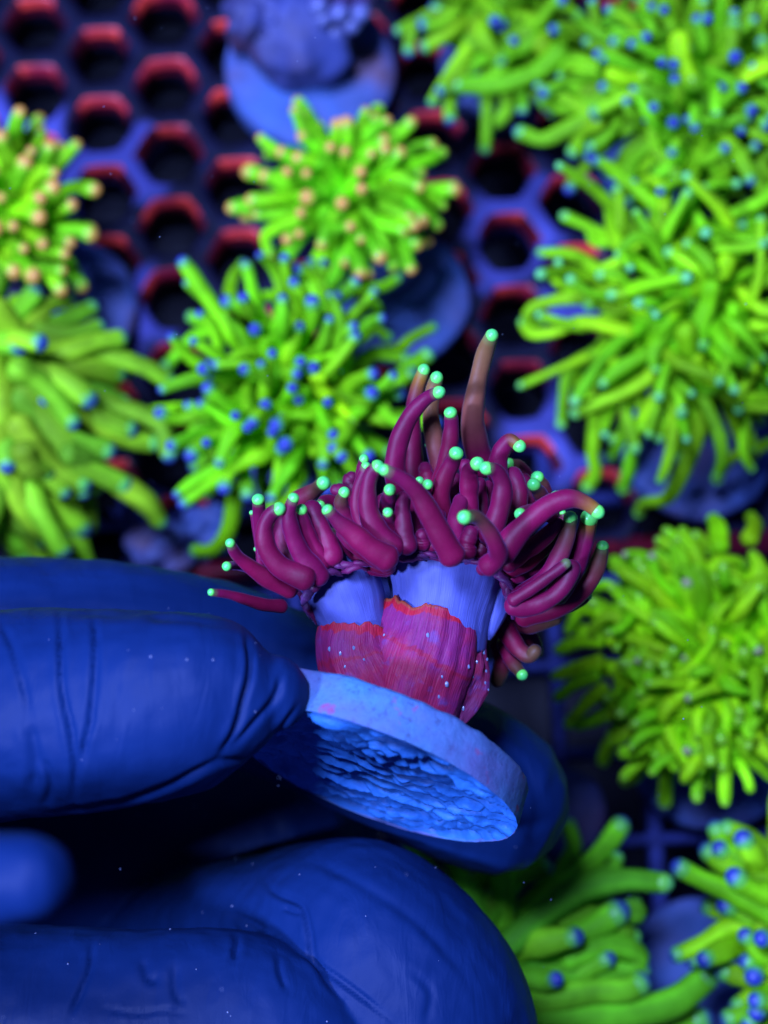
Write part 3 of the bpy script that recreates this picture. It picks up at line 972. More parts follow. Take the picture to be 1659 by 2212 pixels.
# side and top of the plug
pv = []
nseg = 200
prof = [(1.0, 0.0), (1.004, 0.12), (1.0, 0.3), (0.995, 0.6), (0.992, 0.88), (0.975, 0.97), (0.94, 1.0), (0.6, 1.02), (0.02, 1.03)]
for (r, h) in prof:
    for s in range(nseg):
        a = 2 * math.pi * s / nseg
        e = 1 + 0.012 * noise.noise(Vector((math.cos(a) * 5, math.sin(a) * 5, 1))) + 0.006 * noise.noise(Vector((math.cos(a) * 22, math.sin(a) * 22, h * 3)))
        pv.append(c_bot + maj * (math.cos(a) * r * RP * e) + mnr * (math.sin(a) * r * RP * e) + nax * (h * HP + 0.02 * noise.noise(Vector((math.cos(a) * 9, math.sin(a) * 9, 4))) * (0.2 if h == 0 else 1)))
plug_o = mesh_obj("plug", pv, ring_faces(len(prof), nseg, False, True), M_CER, frag)
plug_o["label"] = "thick round blue-grey ceramic plug"
fo = mesh_obj("flaky_underside", dv, df, M_SLATE, plug_o)
fo.matrix_parent_inverse = Matrix()


def pts3(lst):
    return [tuple(P(u, v, d)) + (r * pxs(d),) for (u, v, d, r) in lst]


def loft(name, lst, seg, nr, mat, parent, colf, amp, ragged=0.0, seed=0.0, ridges=0.0, lip=True, sx=1.0):
    A = catmull(pts3(lst), nr)
    C, R = A[:, :3], A[:, 3]
    T, U, V = frames(C)
    Ltot = np.sum(np.linalg.norm(np.diff(C, axis=0), axis=1))
    verts, cols, uv = [], [], []
    rows = [(i / (nr - 1), 1.0) for i in range(nr)]
    if lip:
        rows += [(1.0, 0.93), (0.985, 0.85), (0.93, 0.80)]
    for ri, (t, k) in enumerate(rows):
        for j in range(seg):
            a = 2 * math.pi * j / seg
            ca, sa = math.cos(a), math.sin(a)
            rg_ = 0.0
            if ragged:
                rg_ = ragged * (noise.noise(Vector((ca * 2.2 + seed, sa * 2.2, 0))) + 0.7 * noise.noise(Vector((ca * 6 + seed, sa * 6, 3)))
                                + 0.35 * noise.noise(Vector((ca * 17 + seed, sa * 17, 3))))
            tt = min(max(t * (1 + rg_), 0.0), 1.25)
            x = tt * (nr - 1)
            i0 = min(int(x), nr - 2)
            fr = x - i0
            c = C[i0] * (1 - fr) + C[i0 + 1] * fr
            r = R[i0] * (1 - fr) + R[i0 + 1] * fr
            p = Vector((ca * 1.5 + seed, sa * 1.5, t * Ltot * 1.2))
            r *= k * (1 + amp * noise.fractal(p, 1.0, 2.0, 4) + ridges * noise.noise(Vector((ca * 11 + seed, sa * 11, t * 1.2))))
            verts.append(c + (U[i0] * ca * sx + V[i0] * sa) * r)
            cols.append(colf(t, rg_, k, a))
            uv.append((a / 6.2832 * 2, t))
    return mesh_obj(name, verts, ring_faces(len(rows), seg, True, lip), mat, parent, np.array(cols), True, np.array(uv))


CR_P = (0.20, 0.015, 0.10)
CR_R = (0.38, 0.007, 0.020)
CR_O = (0.46, 0.035, 0.035)


def crust_col(rim):
    def f(t, rg_, k, a):
        if k < 1.0:
            return CR_R
        w = 0.5 + 0.5 * noise.noise(Vector((math.cos(a) * 3, math.sin(a) * 3, 9)))
        lim = 1.0 - rim * (0.5 + w)
        if t > lim:
            return CR_R if t < 0.985 else (0.30, 0.05, 0.02)
        if abs(t - (0.62 + 0.05 * math.sin(a * 2))) < 0.018:
            return (0.25, 0.008, 0.045)
        return CR_P
    return f


skel = loft("skeleton_stem", [(868, 1592, 19.95, 108), (880, 1535, 19.97, 118), (900, 1455, 20.0, 124), (922, 1385, 20.05, 118), (935, 1318, 20.1, 110)], 150, 70,
            M_CRUST, frag, crust_col(0.075), 0.07, 0.045, 1.3, 0.015)
skel["label"] = "magenta coralline-crusted skeleton stem with ragged red rim"
sk2 = loft("side_branch", [(825, 1545, 19.97, 92), (795, 1465, 19.95, 100), (768, 1400, 19.95, 88), (768, 1342, 19.95, 76)], 120, 56,
           M_CRUST, skel, crust_col(0.10), 0.08, 0.05, 5.1, 0.02)
sk2.matrix_parent_inverse = Matrix()
sk3 = loft("rough_ridge", [(962, 1556, 19.9, 34), (982, 1505, 19.95, 50), (998, 1445, 20.0, 54), (1006, 1385, 20.05, 42)], 60, 50,
           M_CRUST, skel, lambda t, r, k, a: (0.17, 0.02, 0.085), 0.38, 0.10, 8.7, 0.16)
sk3.matrix_parent_inverse = Matrix()

COL_P = (0.082, 0.098, 0.33)


def collar_col(t, rg_, k, a):
    w = noise.noise(Vector((math.cos(a) * 4, math.sin(a) * 4, t * 3)))
    m = min(max((t - 0.86 + 0.10 * w) / 0.12, 0), 1)
    return tuple(lerp(COL_P, (0.16, 0.03, 0.14), m))


loft("polyp_collar", [(950, 1400, 20.1, 98), (954, 1330, 20.1, 108), (962, 1270, 20.15, 124), (966, 1220, 20.2, 136), (968, 1196, 20.25, 132), (970, 1180, 20.3, 105)], 120, 44,
     M_COLLAR, frag, collar_col, 0.035, 0.0, 2.0, 0.012, True)
loft("polyp_collar", [(790, 1400, 20.0, 66), (766, 1345, 20.0, 74), (748, 1295, 20.0, 86), (730, 1250, 20.0, 88), (715, 1220, 20.05, 80), (706, 1200, 20.1, 60)], 100, 40,
     M_COLLAR, frag, collar_col, 0.045, 0.0, 3.0, 0.012, True)
loft("flesh_flap", [(1082, 1225, 20.2, 40), (1076, 1270, 20.1, 42), (1070, 1320, 20.05, 34), (1060, 1362, 20.0, 18), (1056, 1382, 20.0, 5)], 40, 30,
     M_COLLAR, frag, lambda t, r, k, a: COL_P, 0.12, 0.0, 4.0, 0.08, False, 0.8)


def ellipsoid_part(name, c, ru, rv, rd, mat, parent, colr, seed, amp=0.1):
    vv, seg, rows = [], 40, 20
    for i in range(rows):
        th = -math.pi / 2 * 0.98 + math.pi * 0.98 * i / (rows - 1)
        for s in range(seg):
            a = 2 * math.pi * s / seg
            q = Vector((math.cos(th) * math.cos(a), math.cos(th) * math.sin(a), math.sin(th)))
            w = 1 + amp * noise.noise(q * 2.5 + Vector((seed, 0, 0)))
            vv.append(c + RGT * (q.x * ru * w) + FWD * (q.y * rd * w) + UPV * (q.z * rv * w))
    return mesh_obj(name, vv, ring_faces(rows, seg), mat, parent, np.tile(np.array(colr), (len(vv), 1)))


CRIM = (0.185, 0.0025, 0.036)
ellipsoid_part("oral_disc", P(975, 1135, 20.6), 165 * pxs(20.6), 70 * pxs(20.6), 0.85, M_RED, frag, CRIM, 1.0)
ellipsoid_part("oral_disc", P(705, 1195, 20.35), 100 * pxs(20.3), 52 * pxs(20.3), 0.6, M_RED, frag, CRIM, 2.0)

# crumpled tissue between collar and tentacles
rng = random.Random(77)
for (u0, v0, u1, v1, n, d0) in [(676, 1338, 652, 1290, 3, 19.8), (662, 1290, 700, 1235, 5, 19.35), (700, 1238, 790, 1228, 5, 19.3), (850, 1205, 935, 1200, 6, 19.2),
                                (935, 1205, 1040, 1220, 6, 19.25), (1040, 1222, 1095, 1260, 5, 19.5), (1090, 1260, 1105, 1320, 4, 19.8)]:
    for k in range(n):
        f = (k + rng.uniform(0.1, 0.9)) / n
        u, v = u0 + (u1 - u0) * f, v0 + (v1 - v0) * f
        du, dv_ = rng.uniform(-16, 16), rng.uniform(-10, 10)
        ln = math.hypot(u1 - u0, v1 - v0)
        eu, ev = (u1 - u0) / ln, (v1 - v0) / ln
        hl = rng.uniform(20, 34)
        w0 = rng.uniform(-9, 6)
        lst = [(u - eu * hl, v - ev * hl + w0, d0 + 0.14, 4), (u - eu * hl * .4 + du * .2, v - ev * hl * .4 + w0 - 5 + dv_ * .3, d0, rng.uniform(6, 9)),
               (u + eu * hl * .4, v + ev * hl * .4 + w0 - 4 - dv_ * .3, d0, rng.uniform(6, 9)), (u + eu * hl, v + ev * hl + w0 + 3, d0 + 0.12, 4)]
        A = catmull(pts3(lst), 9)
        v_, f_, t_, T = tube(A[:, :3], A[:, 3], 10, rng, 0.25, 0.2)
        cc = lerp((0.13, 0.006, 0.05), (0.09, 0.03, 0.12), rng.random())
        mesh_obj("tissue_fold", v_, f_, M_RED, frag, np.tile(cc, (len(v_), 1)))

# (origin, base->tip points, base radius, tip radius, (base depth, tip depth), tip kind, end tint)
ZL = (438.9, 685.8, 0.2976)
ZR = (822.9, 685.8, 0.2976)
Z5 = (987.5, 1042.4, 0.4047)
PU, OL, OR_ = 'purple', 'olive', 'orange'
RED = [
    (ZL, [(570, 2095), (440, 2085), (300, 2045), (180, 2010), (60, 1995)], 42, 24, (19.6, 19.0), 1, PU),
    (ZL, [(630, 1965), (480, 1900), (330, 1800), (240, 1720), (197, 1640)], 62, 30, (19.5, 19.0), 1, PU),
    (ZL, [(360, 1830), (280, 1805), (220, 1800), (172, 1806)], 34, 30, (19.9, 19.2), 1, PU),
    (ZL, [(740, 1890), (560, 1810), (460, 1670), (445, 1530), (490, 1430), (545, 1392)], 72, 42, (19.1, 18.9), 1, PU),
    (ZL, [(520, 1760), (430, 1600), (410, 1450), (400, 1325)], 50, 38, (20.0, 19.5), 1, PU),
    (ZL, [(420, 1800), (400, 1660), (372, 1500), (352, 1418)], 24, 15, (20.2, 20.0), 1, PU),
    (ZL, [(470, 1850), (420, 1740), (382, 1682)], 20, 13, (20.4, 20.2), 1, PU),
    (ZL, [(840, 1880), (720, 1730), (650, 1570), (625, 1430), (655, 1315)], 68, 36, (19.2, 18.9), 1, PU),
    (ZL, [(720, 1800), (620, 1720), (570, 1600), (575, 1480)], 66, 55, (19.9, 20.0), 0, PU),
    (ZL, [(880, 1780), (800, 1640), (740, 1500), (715, 1400)], 48, 34, (19.3, 19.1), 1, PU),
    (ZL, [(860, 1760), (790, 1640), (755, 1540)], 40, 36, (19.6, 19.6), 0, PU),
    (ZL, [(935, 1740), (900, 1640), (835, 1490), (790, 1390)], 66, 58, (19.3, 19.4), 0, PU),
    (ZL, [(620, 1450), (690, 1330), (800, 1260), (870, 1205)], 60, 44, (20.8, 20.4), 1, OL),
    (ZL, [(1330, 1745), (1220, 1680), (1090, 1570), (990, 1490), (905, 1400)], 86, 38, (18.8, 18.6), 1, PU),
    (ZL, [(1080, 1520), (1020, 1420), (1000, 1340), (1022, 1275)], 54, 36, (19.5, 19.3), 1, OL),
    (ZL, [(1040, 1360), (960, 1340), (890, 1330), (850, 1360)], 46, 34, (19.9, 19.6), 1, PU),
    (ZL, [(1060, 1330), (1010, 1260), (960, 1250)], 48, 38, (20.2, 20.2), 0, PU),
    (ZL, [(1100, 1260), (1060, 1190), (1080, 1160)], 46, 40, (20.4, 20.4), 0, PU),
    (ZL, [(1210, 1600), (1130, 1430), (1120, 1260), (1180, 1085)], 52, 30, (19.4, 19.3), 1, PU),
    (ZL, [(1150, 1200), (1145, 1110), (1165, 1035)], 34, 30, (20.2, 20.1), 1, PU),
    (ZL, [(1385, 1670), (1270, 1560), (1205, 1420), (1195, 1250), (1225, 1130), (1265, 1085)], 72, 44, (18.95, 18.8), 1, PU),
    (ZR, [(515, 1725), (440, 1590), (350, 1420), (265, 1275), (160, 1175), (32, 1110)], 84, 38, (18.7, 18.3), 1, PU),
    (ZL, [(1330, 1420), (1340, 1330), (1355, 1252)], 50, 38, (19.3, 18.9), 1, PU),
    (ZL, [(1395, 1640), (1360, 1560), (1340, 1480), (1340, 1418)], 48, 33, (19.2, 18.9), 1, PU),
    (ZL, [(1400, 1620), (1340, 1480), (1310, 1330)], 62, 50, (19.5, 19.6), 0, PU),
    (ZL, [(1480, 1660), (1455, 1540), (1445, 1420), (1455, 1310)], 62, 46, (19.0, 19.1), 0, PU),
    (ZL, [(1340, 1780), (1240, 1740), (1110, 1650), (1020, 1560)], 62, 50, (19.2, 19.2), 0, PU),
    (ZL, [(1340, 1805), (1230, 1785), (1110, 1710), (1020, 1620)], 56, 46, (19.5, 19.5), 0, PU),
    (ZL, [(1330, 1825), (1220, 1820), (1110, 1760), (1030, 1690)], 48, 40, (19.75, 19.7), 0, PU),
    # right polyp, back row
    (ZR, [(735, 1080), (690, 920), (665, 740), (700, 480), (760, 240), (803, 135)], 86, 42, (20.7, 20.0), 1, 'brown'),
    (ZR, [(240, 1180), (232, 1010), (228, 850), (232, 690), (262, 520), (308, 390)], 62, 38, (20.9, 20.6), 1, OR_),
    (ZR, [(400, 1260), (430, 1100), (390, 900), (362, 720), (380, 520), (402, 445)], 68, 40, (20.5, 20.2), 1, 'brown'),
    (ZR, [(115, 1220), (100, 1080), (140, 870), (230, 690), (340, 580), (415, 545)], 66, 40, (20.1, 19.6), 1, PU),
    (ZR, [(430, 1210), (475, 1040), (503, 890), (512, 770), (505, 695)], 56, 42, (20.2, 19.9), 1, PU),
    (ZR, [(455, 1420), (435, 1300), (465, 1160), (518, 1050), (545, 990)], 62, 46, (19.7, 19.3), 1, PU),
    (ZR, [(640, 1420), (640, 1240), (645, 1110), (695, 1065)], 62, 42, (19.6, 19.3), 1, PU),
    (ZR, [(640, 1300), (620, 1150), (610, 1070)], 44, 40, (20.0, 20.0), 0, PU),
    (ZR, [(795, 1580), (835, 1470), (875, 1330), (880, 1200), (835, 1115), (772, 1095)], 74, 42, (19.2, 18.9), 1, PU),
    (ZR, [(850, 1140), (850, 1040), (885, 950), (940, 895), (1000, 930)], 64, 40, (19.9, 19.7), 1, OR_),
    (ZR, [(1060, 1300), (1060, 1160), (1000, 1085), (935, 1065)], 48, 36, (20.6, 20.5), 1, OL),
    (ZR, [(900, 1540), (980, 1420), (1000, 1260), (960, 1140)], 66, 54, (19.8, 20.0), 0, PU),
    (ZR, [(1060, 1420), (1080, 1300), (1040, 1180)], 60, 46, (20.3, 20.4), 0, PU),
    (ZR, [(1200, 1360), (1185, 1250), (1137, 1165)], 44, 42, (20.4, 20.2), 1, OL),
    (ZR, [(1210, 1380), (1160, 1290), (1112, 1218)], 46, 42, (19.9, 19.6), 1, OL),
    (ZR, [(1240, 1440), (1255, 1380), (1270, 1305)], 44, 36, (20.4, 20.2), 1, OL),
    (ZR, [(1240, 1440), (1140, 1410), (1070, 1400), (1012, 1425)], 44, 36, (19.5, 19.0), 1, PU),
    (ZR, [(890, 1700), (960, 1600), (1100, 1460), (1250, 1350), (1385, 1315), (1500, 1355), (1565, 1405)], 80, 44, (18.9, 18.9), 1, OR_),
    (ZR, [(775, 1805), (850, 1730), (830, 1640), (770, 1530), (690, 1450), (612, 1450)], 64, 44, (18.7, 18.1), 1, OL),
    (ZR, [(620, 1700), (625, 1640), (650, 1560)], 58, 50, (19.1, 19.1), 0, PU),
    (ZR, [(720, 1700), (740, 1620), (700, 1560)], 50, 46, (19.3, 19.4), 0, PU),
    (ZR, [(1010, 2030), (1190, 1890), (1310, 1700), (1365, 1540), (1375, 1460)], 60, 44, (19.6, 19.4), 1, OL),
    (ZR, [(1280, 2010), (1390, 1850), (1450, 1690), (1495, 1540), (1512, 1460)], 66, 54, (19.9, 19.6), 1, OR_),
    (ZR, [(960, 2090), (1060, 2100), (1240, 2030), (1350, 1910), (1385, 1820)], 60, 56, (19.4, 19.4), 0, PU),
    (ZR, [(960, 2050), (1120, 1950), (1260, 1850), (1345, 1785)], 42, 32, (19.3, 19.2), 2, PU),
    (ZR, [(1040, 2150), (1200, 2120), (1400, 2030), (1530, 1890), (1585, 1760), (1608, 1665)], 78, 40, (20.2, 20.0), 1, OL),
    (ZR, [(1100, 2180), (1300, 2120), (1440, 2060), (1500, 2025)], 56, 28, (20.6, 20.6), 1, OL),
    (ZR, [(920, 1780), (1020, 1720), (1160, 1620), (1280, 1500)], 58, 46, (19.3, 19.5), 0, PU),
    (ZR, [(930, 1830), (1060, 1780), (1200, 1660), (1330, 1520)], 50, 44, (19.6, 19.8), 0, OL),
    (ZR, [(950, 1880), (1080, 1840), (1220, 1720), (1320, 1600)], 50, 44, (19.9, 20.0), 0, OL),
    (ZR, [(980, 1960), (1120, 1880), (1250, 1760)], 54, 46, (20.1, 20.2), 0, OL),
    (ZR, [(560, 1690), (545, 1560), (552, 1430), (580, 1330)], 60, 48, (19.15, 19.5), 0, PU),
    (ZR, [(420, 1690), (400, 1560), (420, 1430)], 54, 46, (19.3, 19.6), 0, PU),
    (ZR, [(300, 1640), (300, 1580)], 54, 46, (19.15, 19.1), 0, PU),
    (ZR, [(380, 1650), (370, 1560), (330, 1480)], 48, 46, (19.2, 19.5), 0, PU),
    (ZR, [(780, 1800), (730, 1830), (790, 1770)], 40, 40, (19.1, 19.0), 0, PU),
    (ZR, [(260, 1560), (250, 1420), (255, 1300)], 54, 44, (19.5, 19.8), 0, PU),
    (ZR, [(330, 1300), (320, 1260), (338, 1215)], 42, 32, (19.6, 19.4), 1, PU),
    (ZR, [(280, 1300), (270, 1250), (280, 1190)], 40, 28, (19.9, 19.8), 1, PU),
    (ZR, [(340, 1250), (330, 1150), (320, 1090)], 48, 42, (20.3, 20.4), 0, PU),
    (ZR, [(520, 1450), (520, 1300), (540, 1180)], 56, 46, (19.9, 20.1), 0, PU),
    (ZR, [(580, 1500), (560, 1350), (570, 1200)], 54, 44, (20.1, 20.3), 0, PU),
    (ZR, [(730, 1520), (730, 1350), (720, 1200)], 46, 38, (19.9, 20.0), 0, PU),
    (ZR, [(770, 1500), (790, 1350), (790, 1220)], 50, 40, (20.1, 20.3), 0, PU),
    (ZR, [(360, 950), (345, 930), (338, 925)], 20, 14, (20.8, 20.7), 1, PU),
    (ZR, [(1290, 1500), (1330, 1460), (1320, 1420)], 34, 20, (19.9, 19.9), 1, OL),
    # hanging under the right polyp
    (Z5, [(230, 740), (280, 820), (340, 900), (390, 925), (415, 900)], 46, 32, (20.5, 20.3), 0, OL),
    (Z5, [(260, 860), (290, 950), (345, 1025)], 40, 26, (20.7, 20.4), 1, OL),
    (Z5, [(230, 850), (240, 960), (215, 1060)], 44, 34, (20.9, 21.0), 0, OL),
    (Z5, [(330, 780), (400, 840), (420, 900)], 36, 34, (20.9, 20.9), 0, OL),
    (Z5, [(120, 560), (230, 690), (380, 760), (520, 720)], 44, 40, (20.5, 20.6), 0, OL),
]
TINT = {PU: (0.17, 0.004, 0.044), OL: (0.10, 0.045, 0.018), OR_: (0.34, 0.15, 0.012), 'brown': (0.26, 0.13, 0.035)}
rng = random.Random(31)
for (z, pts, r0, r1, (d0, d1), tip, tint) in RED:
    m = len(pts)
    lst = []
    for k, (x, y) in enumerate(pts):
        f = k / (m - 1)
        d = d0 + (d1 - d0) * f
        lst.append((z[0] + x * z[2], z[1] + y * z[2], d, (r0 + (r1 - r0) * f) * z[2] * (1.2 - 0.1 * f)))
    A = catmull(pts3(lst), 26)
    C, R = A[:, :3], A[:, 3]
    base = np.array(CRIM) * rng.uniform(0.85, 1.2) * np.array([1, 1, rng.uniform(0.8, 1.25)])
    end = np.array(TINT[tint])
    start = {'brown': 0.15, OR_: 0.68, OL: 0.35, PU: 0.5}[tint]

    def cf(t, base=base, end=end, start=start, tip=tip):
        s = min(max((t - start) / (1 - start), 0), 1)
        c_ = lerp(base, end, s * s * (3 - 2 * s) if start > 0.2 else s ** 0.8)
        return lerp(c_, (0.12, 0.30, 0.07), min(max((t - 0.93) / 0.07, 0), 1) * 0.6) if tip else c_
    v_, f_, t_, T = tube(C, R * (1 + 0.05 * np.sin(np.linspace(0, 1, 26) * rng.uniform(6, 13) + rng.uniform(0, 6))), 22, rng, 0.05, 0.06)
    o = mesh_obj("tentacle", v_, f_, M_RED, frag, np.array([cf(t) for t in t_]))
    if tip:
        tr = R[-1] * (rng.uniform(1.05, 1.14) if tip == 1 else 0.8)
        bv, bf, bpz = bulb(C[-1] + T[-1] * tr * 0.10, T[-1], tr, 20, rng.uniform(0.85, 1.15))
        inner, outer = (0.10, 0.76, 0.15), (0.17, 0.90, 0.11)
        cc = np.array([lerp(outer, inner, min(max((p - 0.3) / 0.5, 0), 1)) for p in bpz])
        tp = mesh_obj("tentacle_tip", bv, bf, M_MINT, o, cc)
        tp.matrix_parent_inverse = Matrix()

# crusted mineral flecks on the stem
dg = bpy.context.evaluated_depsgraph_get()
rng = random.Random(9)
fl = [(965, 1478, 11), (948, 1505, 7), (955, 1462, 6), (764, 1400, 8), (735, 1412, 8), (712, 1402, 9), (745, 1440, 6), (786, 1425, 6), 
      (1012, 1440, 8), (1030, 1430, 7), (1022, 1462, 5), (1000, 1530, 9), (830, 1372, 6), (924, 1372, 9), (1045, 1410, 8), (1052, 1425, 7),
      (1050, 1450, 6), (1058, 1405, 6), (1048, 1475, 6), (1055, 1490, 5), ]


def hit(u, v):
    """point on the skeleton under a given photo point"""
    o_ = CAM * S
    d_ = (P(u, v, 20.0) * S - o_).normalized()
    best = None
    for ob in (skel, sk2, sk3):
        ok, loc, nor, idx = ob.ray_cast(o_, d_)
        if ok and (best is None or (loc - o_).length < (best - o_).length):
            best = loc
    return best / S if best is not None else None


for k, (u, v, r) in enumerate(fl):
    p = hit(u, v)
    if p is None:
        continue
    bm = bmesh.new()
    bmesh.ops.create_icosphere(bm, subdivisions=2, radius=1.0)
    for w in bm.verts:
        q = w.co.copy()
        q *= 1 + 0.35 * noise.noise(q * 2.2 + Vector((k, 0, 0)))
        rr = r * 0.5 * pxs(20.0)
        w.co = (p + RGT * q.x * rr * 0.8 + UPV * q.y * rr * 1.2 + FWD * q.z * rr * 0.5) * S
    me = bpy.data.meshes.new("mineral_fleck")
    bm.to_mesh(me)
    bm.free()
    o = finish("mineral_fleck", me, M_FLECK, skel)
    o.matrix_parent_inverse = Matrix()

# ------------------------------------------------------------------ gloved hand, one continuous skin
digits = [
    # thumb
    [(-520, 1720, 20.4, 330), (-250, 1600, 19.6, 255), (0, 1545, 19.1, 222), (200, 1536, 18.8, 214), (360, 1520, 18.6, 196), (470, 1503, 18.5, 170), (560, 1498, 18.45, 118), (588, 1496, 18.45, 84)],
    # index finger behind the plug
    [(-560, 1480, 22.4, 250), (-200, 1420, 22.2, 215), (100, 1410, 22.1, 200), (400, 1440, 22.1, 190), (640, 1512, 22.15, 175), (850, 1612, 22.2, 172), (1000, 1690, 22.2, 172), (1066, 1722, 22.2, 164)],
    # middle finger, bent, below
    [(-500, 1990, 24.6, 260), (0, 2130, 25.6, 210), (330, 2100, 25.0, 205), (610, 2050, 22.3, 205), (780, 2085, 21.2, 256), (880, 2210, 20.9, 266), (900, 2420, 21.4, 262)],
    # ring finger
    [(-560, 2100, 22.0, 260), (-200, 2160, 21.0, 190), (200, 2195, 20.4, 178), (500, 2200, 20.1, 185), (640, 2270, 20.1, 190), (760, 2420, 20.4, 188)],
    # little finger, its tip close to the lens
    [(-760, 2020, 20.0, 260), (-430, 1960, 17.0, 170), (-180, 1915, 15.0, 120), (10, 1897, 14.2, 100), (66, 1893, 14.1, 92)],
    # palm
    [(-900, 1800, 21.4, 560), (-520, 1850, 23.2, 420), (-150, 1850, 25.2, 300), (300, 1840, 25.8, 260), (600, 1800, 25.4, 220)],
]
hv, hf = [], []
rng = random.Random(3)
for dgt in digits:
    A = catmull(pts3(dgt), 60)
    v_, f_, t_, T = tube(A[:, :3], A[:, 3], 40, rng, 0.012, 0.03)
    b0 = len(hv)
    hv += [tuple(x * S for x in p) for p in v_]
    hf += [tuple(i + b0 for i in f) for f in f_]
me = bpy.data.meshes.new("hand_raw")
me.from_pydata(hv, [], hf)
tmp = bpy.data.objects.new("hand_raw", me)
col.objects.link(tmp)
md = tmp.modifiers.new("r", 'REMESH')
md.mode = 'VOXEL'
md.voxel_size = 0.034 * S
md2 = tmp.modifiers.new("s", 'SMOOTH')
md2.factor = 0.5
md2.iterations = 14
bpy.context.view_layer.update()
dg = bpy.context.evaluated_depsgraph_get()
hm = bpy.data.meshes.new_from_object(tmp.evaluated_get(dg))
bpy.data.objects.remove(tmp)
nv = len(hm.vertices)
co = np.empty(nv * 3)
hm.vertices.foreach_get("co", co)
co = co.reshape(-1, 3) / S
no = np.empty(nv * 3)
hm.vertices.foreach_get("normal", no)
no = no.reshape(-1, 3)
cam_v = np.array(CAM)
rel = co - cam_v
dep = rel @ np.array(FWD)
uu = W2 + (rel @ np.array(RGT)) / (HT * dep) * W2
vv_ = 1106 - (rel @ np.array(UPV)) / (HT * dep) * W2
facing = np.clip(-(no @ np.array(FWD)) * 2.0, 0, 1)
disp = np.zeros(nv)


def crease(pts, w, depth, dmin, dmax, puff=0.5):
    A = catmull([(x, y, 0) for x, y in pts], max(12, 10 * len(pts)))[:, :2]
    best = np.full(nv, 1e9)
    para = np.zeros(nv)
    side = np.zeros(nv)
    sel = np.where((facing > 0) & (dep > dmin) & (dep < dmax) & (uu > A[:, 0].min() - 60) & (uu < A[:, 0].max() + 60) & (vv_ > A[:, 1].min() - 60) & (vv_ < A[:, 1].max() + 60))[0]
    q = np.stack([uu[sel], vv_[sel]], 1)
    n = len(A) - 1
    for i in range(n):
        a, b_ = A[i], A[i + 1]
        ab = b_ - a
        t = np.clip(((q - a) @ ab) / (ab @ ab + 1e-9), 0, 1)
        rr = q - (a + t[:, None] * ab)
        d = np.linalg.norm(rr, axis=1)
        s = np.sign(ab[0] * rr[:, 1] - ab[1] * rr[:, 0])
        m = d < best[sel]
        best[sel[m]] = d[m]
        para[sel[m]] = (i + t[m]) / n
        side[sel[m]] = s[m]
    fade = np.clip(np.sin(np.pi * np.clip(para, 0.02, 0.98)) * 1.8, 0.15, 1)
    g = np.exp(-(best / w) ** 2)
    ov = np.exp(-((best - 1.9 * w) / (1.3 * w)) ** 2) * (1 + 0.6 * side)
    disp[:] += facing * fade * (-depth * 0.75 * g + depth * 0.3 * puff * ov)


TH = (16.5, 20.2)
for pts, w, d in [
    ([(130, 1300), (132, 1400), (136, 1500), (150, 1570), (162, 1650), (158, 1745)], 7, 0.07),
    ([(200, 1318), (208, 1380), (205, 1450), (195, 1560), (183, 1610), (166, 1690)], 7, 0.06),
    ([(-5, 1335), (20, 1380), (40, 1440), (55, 1500), (60, 1540)], 8, 0.04),
    ([(530, 1348), (538, 1400), (540, 1450), (525, 1515), (508, 1575), (468, 1640)], 7, 0.085),
    ([(100, 1760), (180, 1752), (260, 1735), (350, 1700), (450, 1650), (475, 1638)], 7, 0.09),
    ([(470, 1640), (520, 1640), (575, 1640)], 6, 0.06),
    ([(610, 1455), (592, 1505), (540, 1570), (490, 1625)], 7, 0.05),
    ([(645, 1520), (600, 1580), (540, 1640)], 6, 0.04),
    ([(560, 1370), (585, 1390), (590, 1425)], 6, 0.05),
    ([(90, 1640), (110, 1690), (100, 1745)], 9, 0.06),
    ([(60, 1560), (75, 1640), (70, 1720)], 12, 0.05),
    ([(300, 1330), (420, 1342), (520, 1352)], 10, 0.035),
    ([(0, 1322), (120, 1318), (300, 1328)], 10, 0.04),
    ([(590, 1380), (640, 1384)], 5, 0.04),
]:
    crease(pts, w, d, *TH)
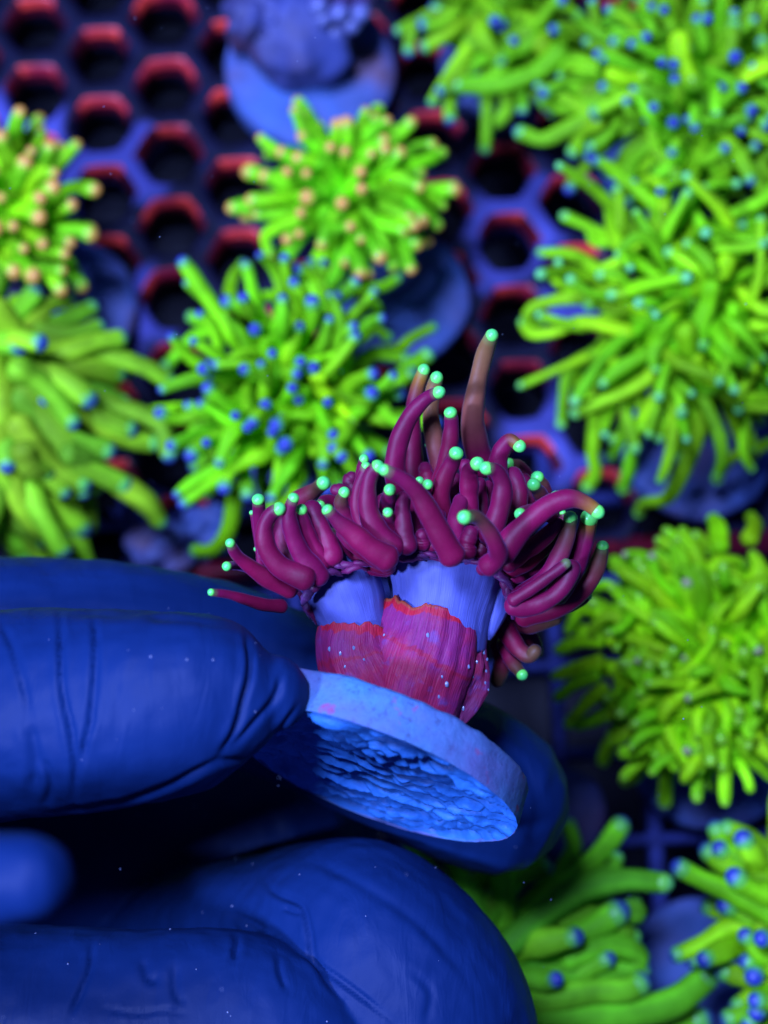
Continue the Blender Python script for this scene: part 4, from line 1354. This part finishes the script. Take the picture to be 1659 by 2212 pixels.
for pts, w, d in [
    ([(470, 1955), (560, 2002), (650, 2058), (750, 2130), (860, 2215)], 8, 0.10),
    ([(560, 1880), (590, 1925), (650, 1955), (668, 2010), (678, 2070), (705, 2115), (745, 2165)], 9, 0.09),
    ([(610, 1960), (650, 1975)], 6, 0.07),
    ([(215, 2178), (300, 2190), (350, 2183), (410, 2192)], 7, 0.03),
    ([(200, 2030), (196, 2085), (180, 2130), (150, 2200)], 8, 0.07),
    ([(505, 2000), (512, 2035), (505, 2075)], 9, 0.09),
    ([(380, 2080), (378, 2140), (400, 2175)], 12, 0.05),
    ([(310, 2070), (320, 2110), (345, 2120)], 12, 0.05),
    ([(600, 2060), (605, 2100), (620, 2140)], 8, 0.05),
    ([(640, 1840), (760, 1900), (900, 1990), (1020, 2120)], 14, 0.04),
    ([(880, 2090), (930, 2140), (920, 2212)], 10, 0.03),
]:
    crease(pts, w * 0.85, d * 0.7, 19.0, 24.0)
crease([(1050, 1590), (1120, 1640), (1160, 1720), (1150, 1800)], 12, 0.03, 20.0, 24.0)
crease([(680, 1375), (720, 1400), (760, 1410)], 7, 0.05, 20.0, 24.0)
# slack in the rubber
for k in range(nv):
    p = co[k]
    if -60 < uu[k] < 1300:
        q = Vector((p[0] * 0.55, p[1] * 1.0, p[2] * 1.0))
        disp[k] += 0.05 * noise.noise(q * 1.3) + 0.014 * noise.noise(Vector(p) * 4.2)
co2 = co + no * disp[:, None]
hm.vertices.foreach_set("co", (co2 * S).ravel())
hm.polygons.foreach_set("use_smooth", [True] * len(hm.polygons))
hm.materials.clear()
hm.update()
hm.name = "gloved_hand"
hand = finish("gloved_hand", hm, M_GLOVE)
hand["label"] = "hand in a wrinkled black nitrile glove pinching the coral plug between thumb and index finger"
hand["category"] = "gloved hand"

# ------------------------------------------------------------------ specks drifting in the water
rng = random.Random(4)
sv, sf = [], []
for k in range(165):
    d = rng.uniform(17.0, 26.0)
    c = P(rng.uniform(0, 1659), rng.uniform(0, 2212), d)
    r = rng.uniform(0.004, 0.011)
    if k >= 110:
        o_ = CAM * S
        ok, loc, nor, idx = hand.ray_cast(o_, (P(rng.uniform(0, 1150), rng.uniform(1250, 2212), 20.0) * S - o_).normalized())
        if not ok:
            continue
        c = loc / S
        r = rng.uniform(0.006, 0.016)
    b0 = len(sv)
    for q in [(1, 0, 0), (-1, 0, 0), (0, 1, 0), (0, -1, 0), (0, 0, 1), (0, 0, -1)]:
        sv.append(c + Vector(q) * r * rng.uniform(0.5, 1.6))
    for f in [(0, 2, 4), (2, 1, 4), (1, 3, 4), (3, 0, 4), (2, 0, 5), (1, 2, 5), (3, 1, 5), (0, 3, 5)]:
        sf.append(tuple(b0 + i for i in f))
o = mesh_obj("drifting_specks", sv, sf, M_FLECK)
o["kind"] = "stuff"
o["label"] = "tiny pale specks drifting in the tank water"
o["category"] = "specks"
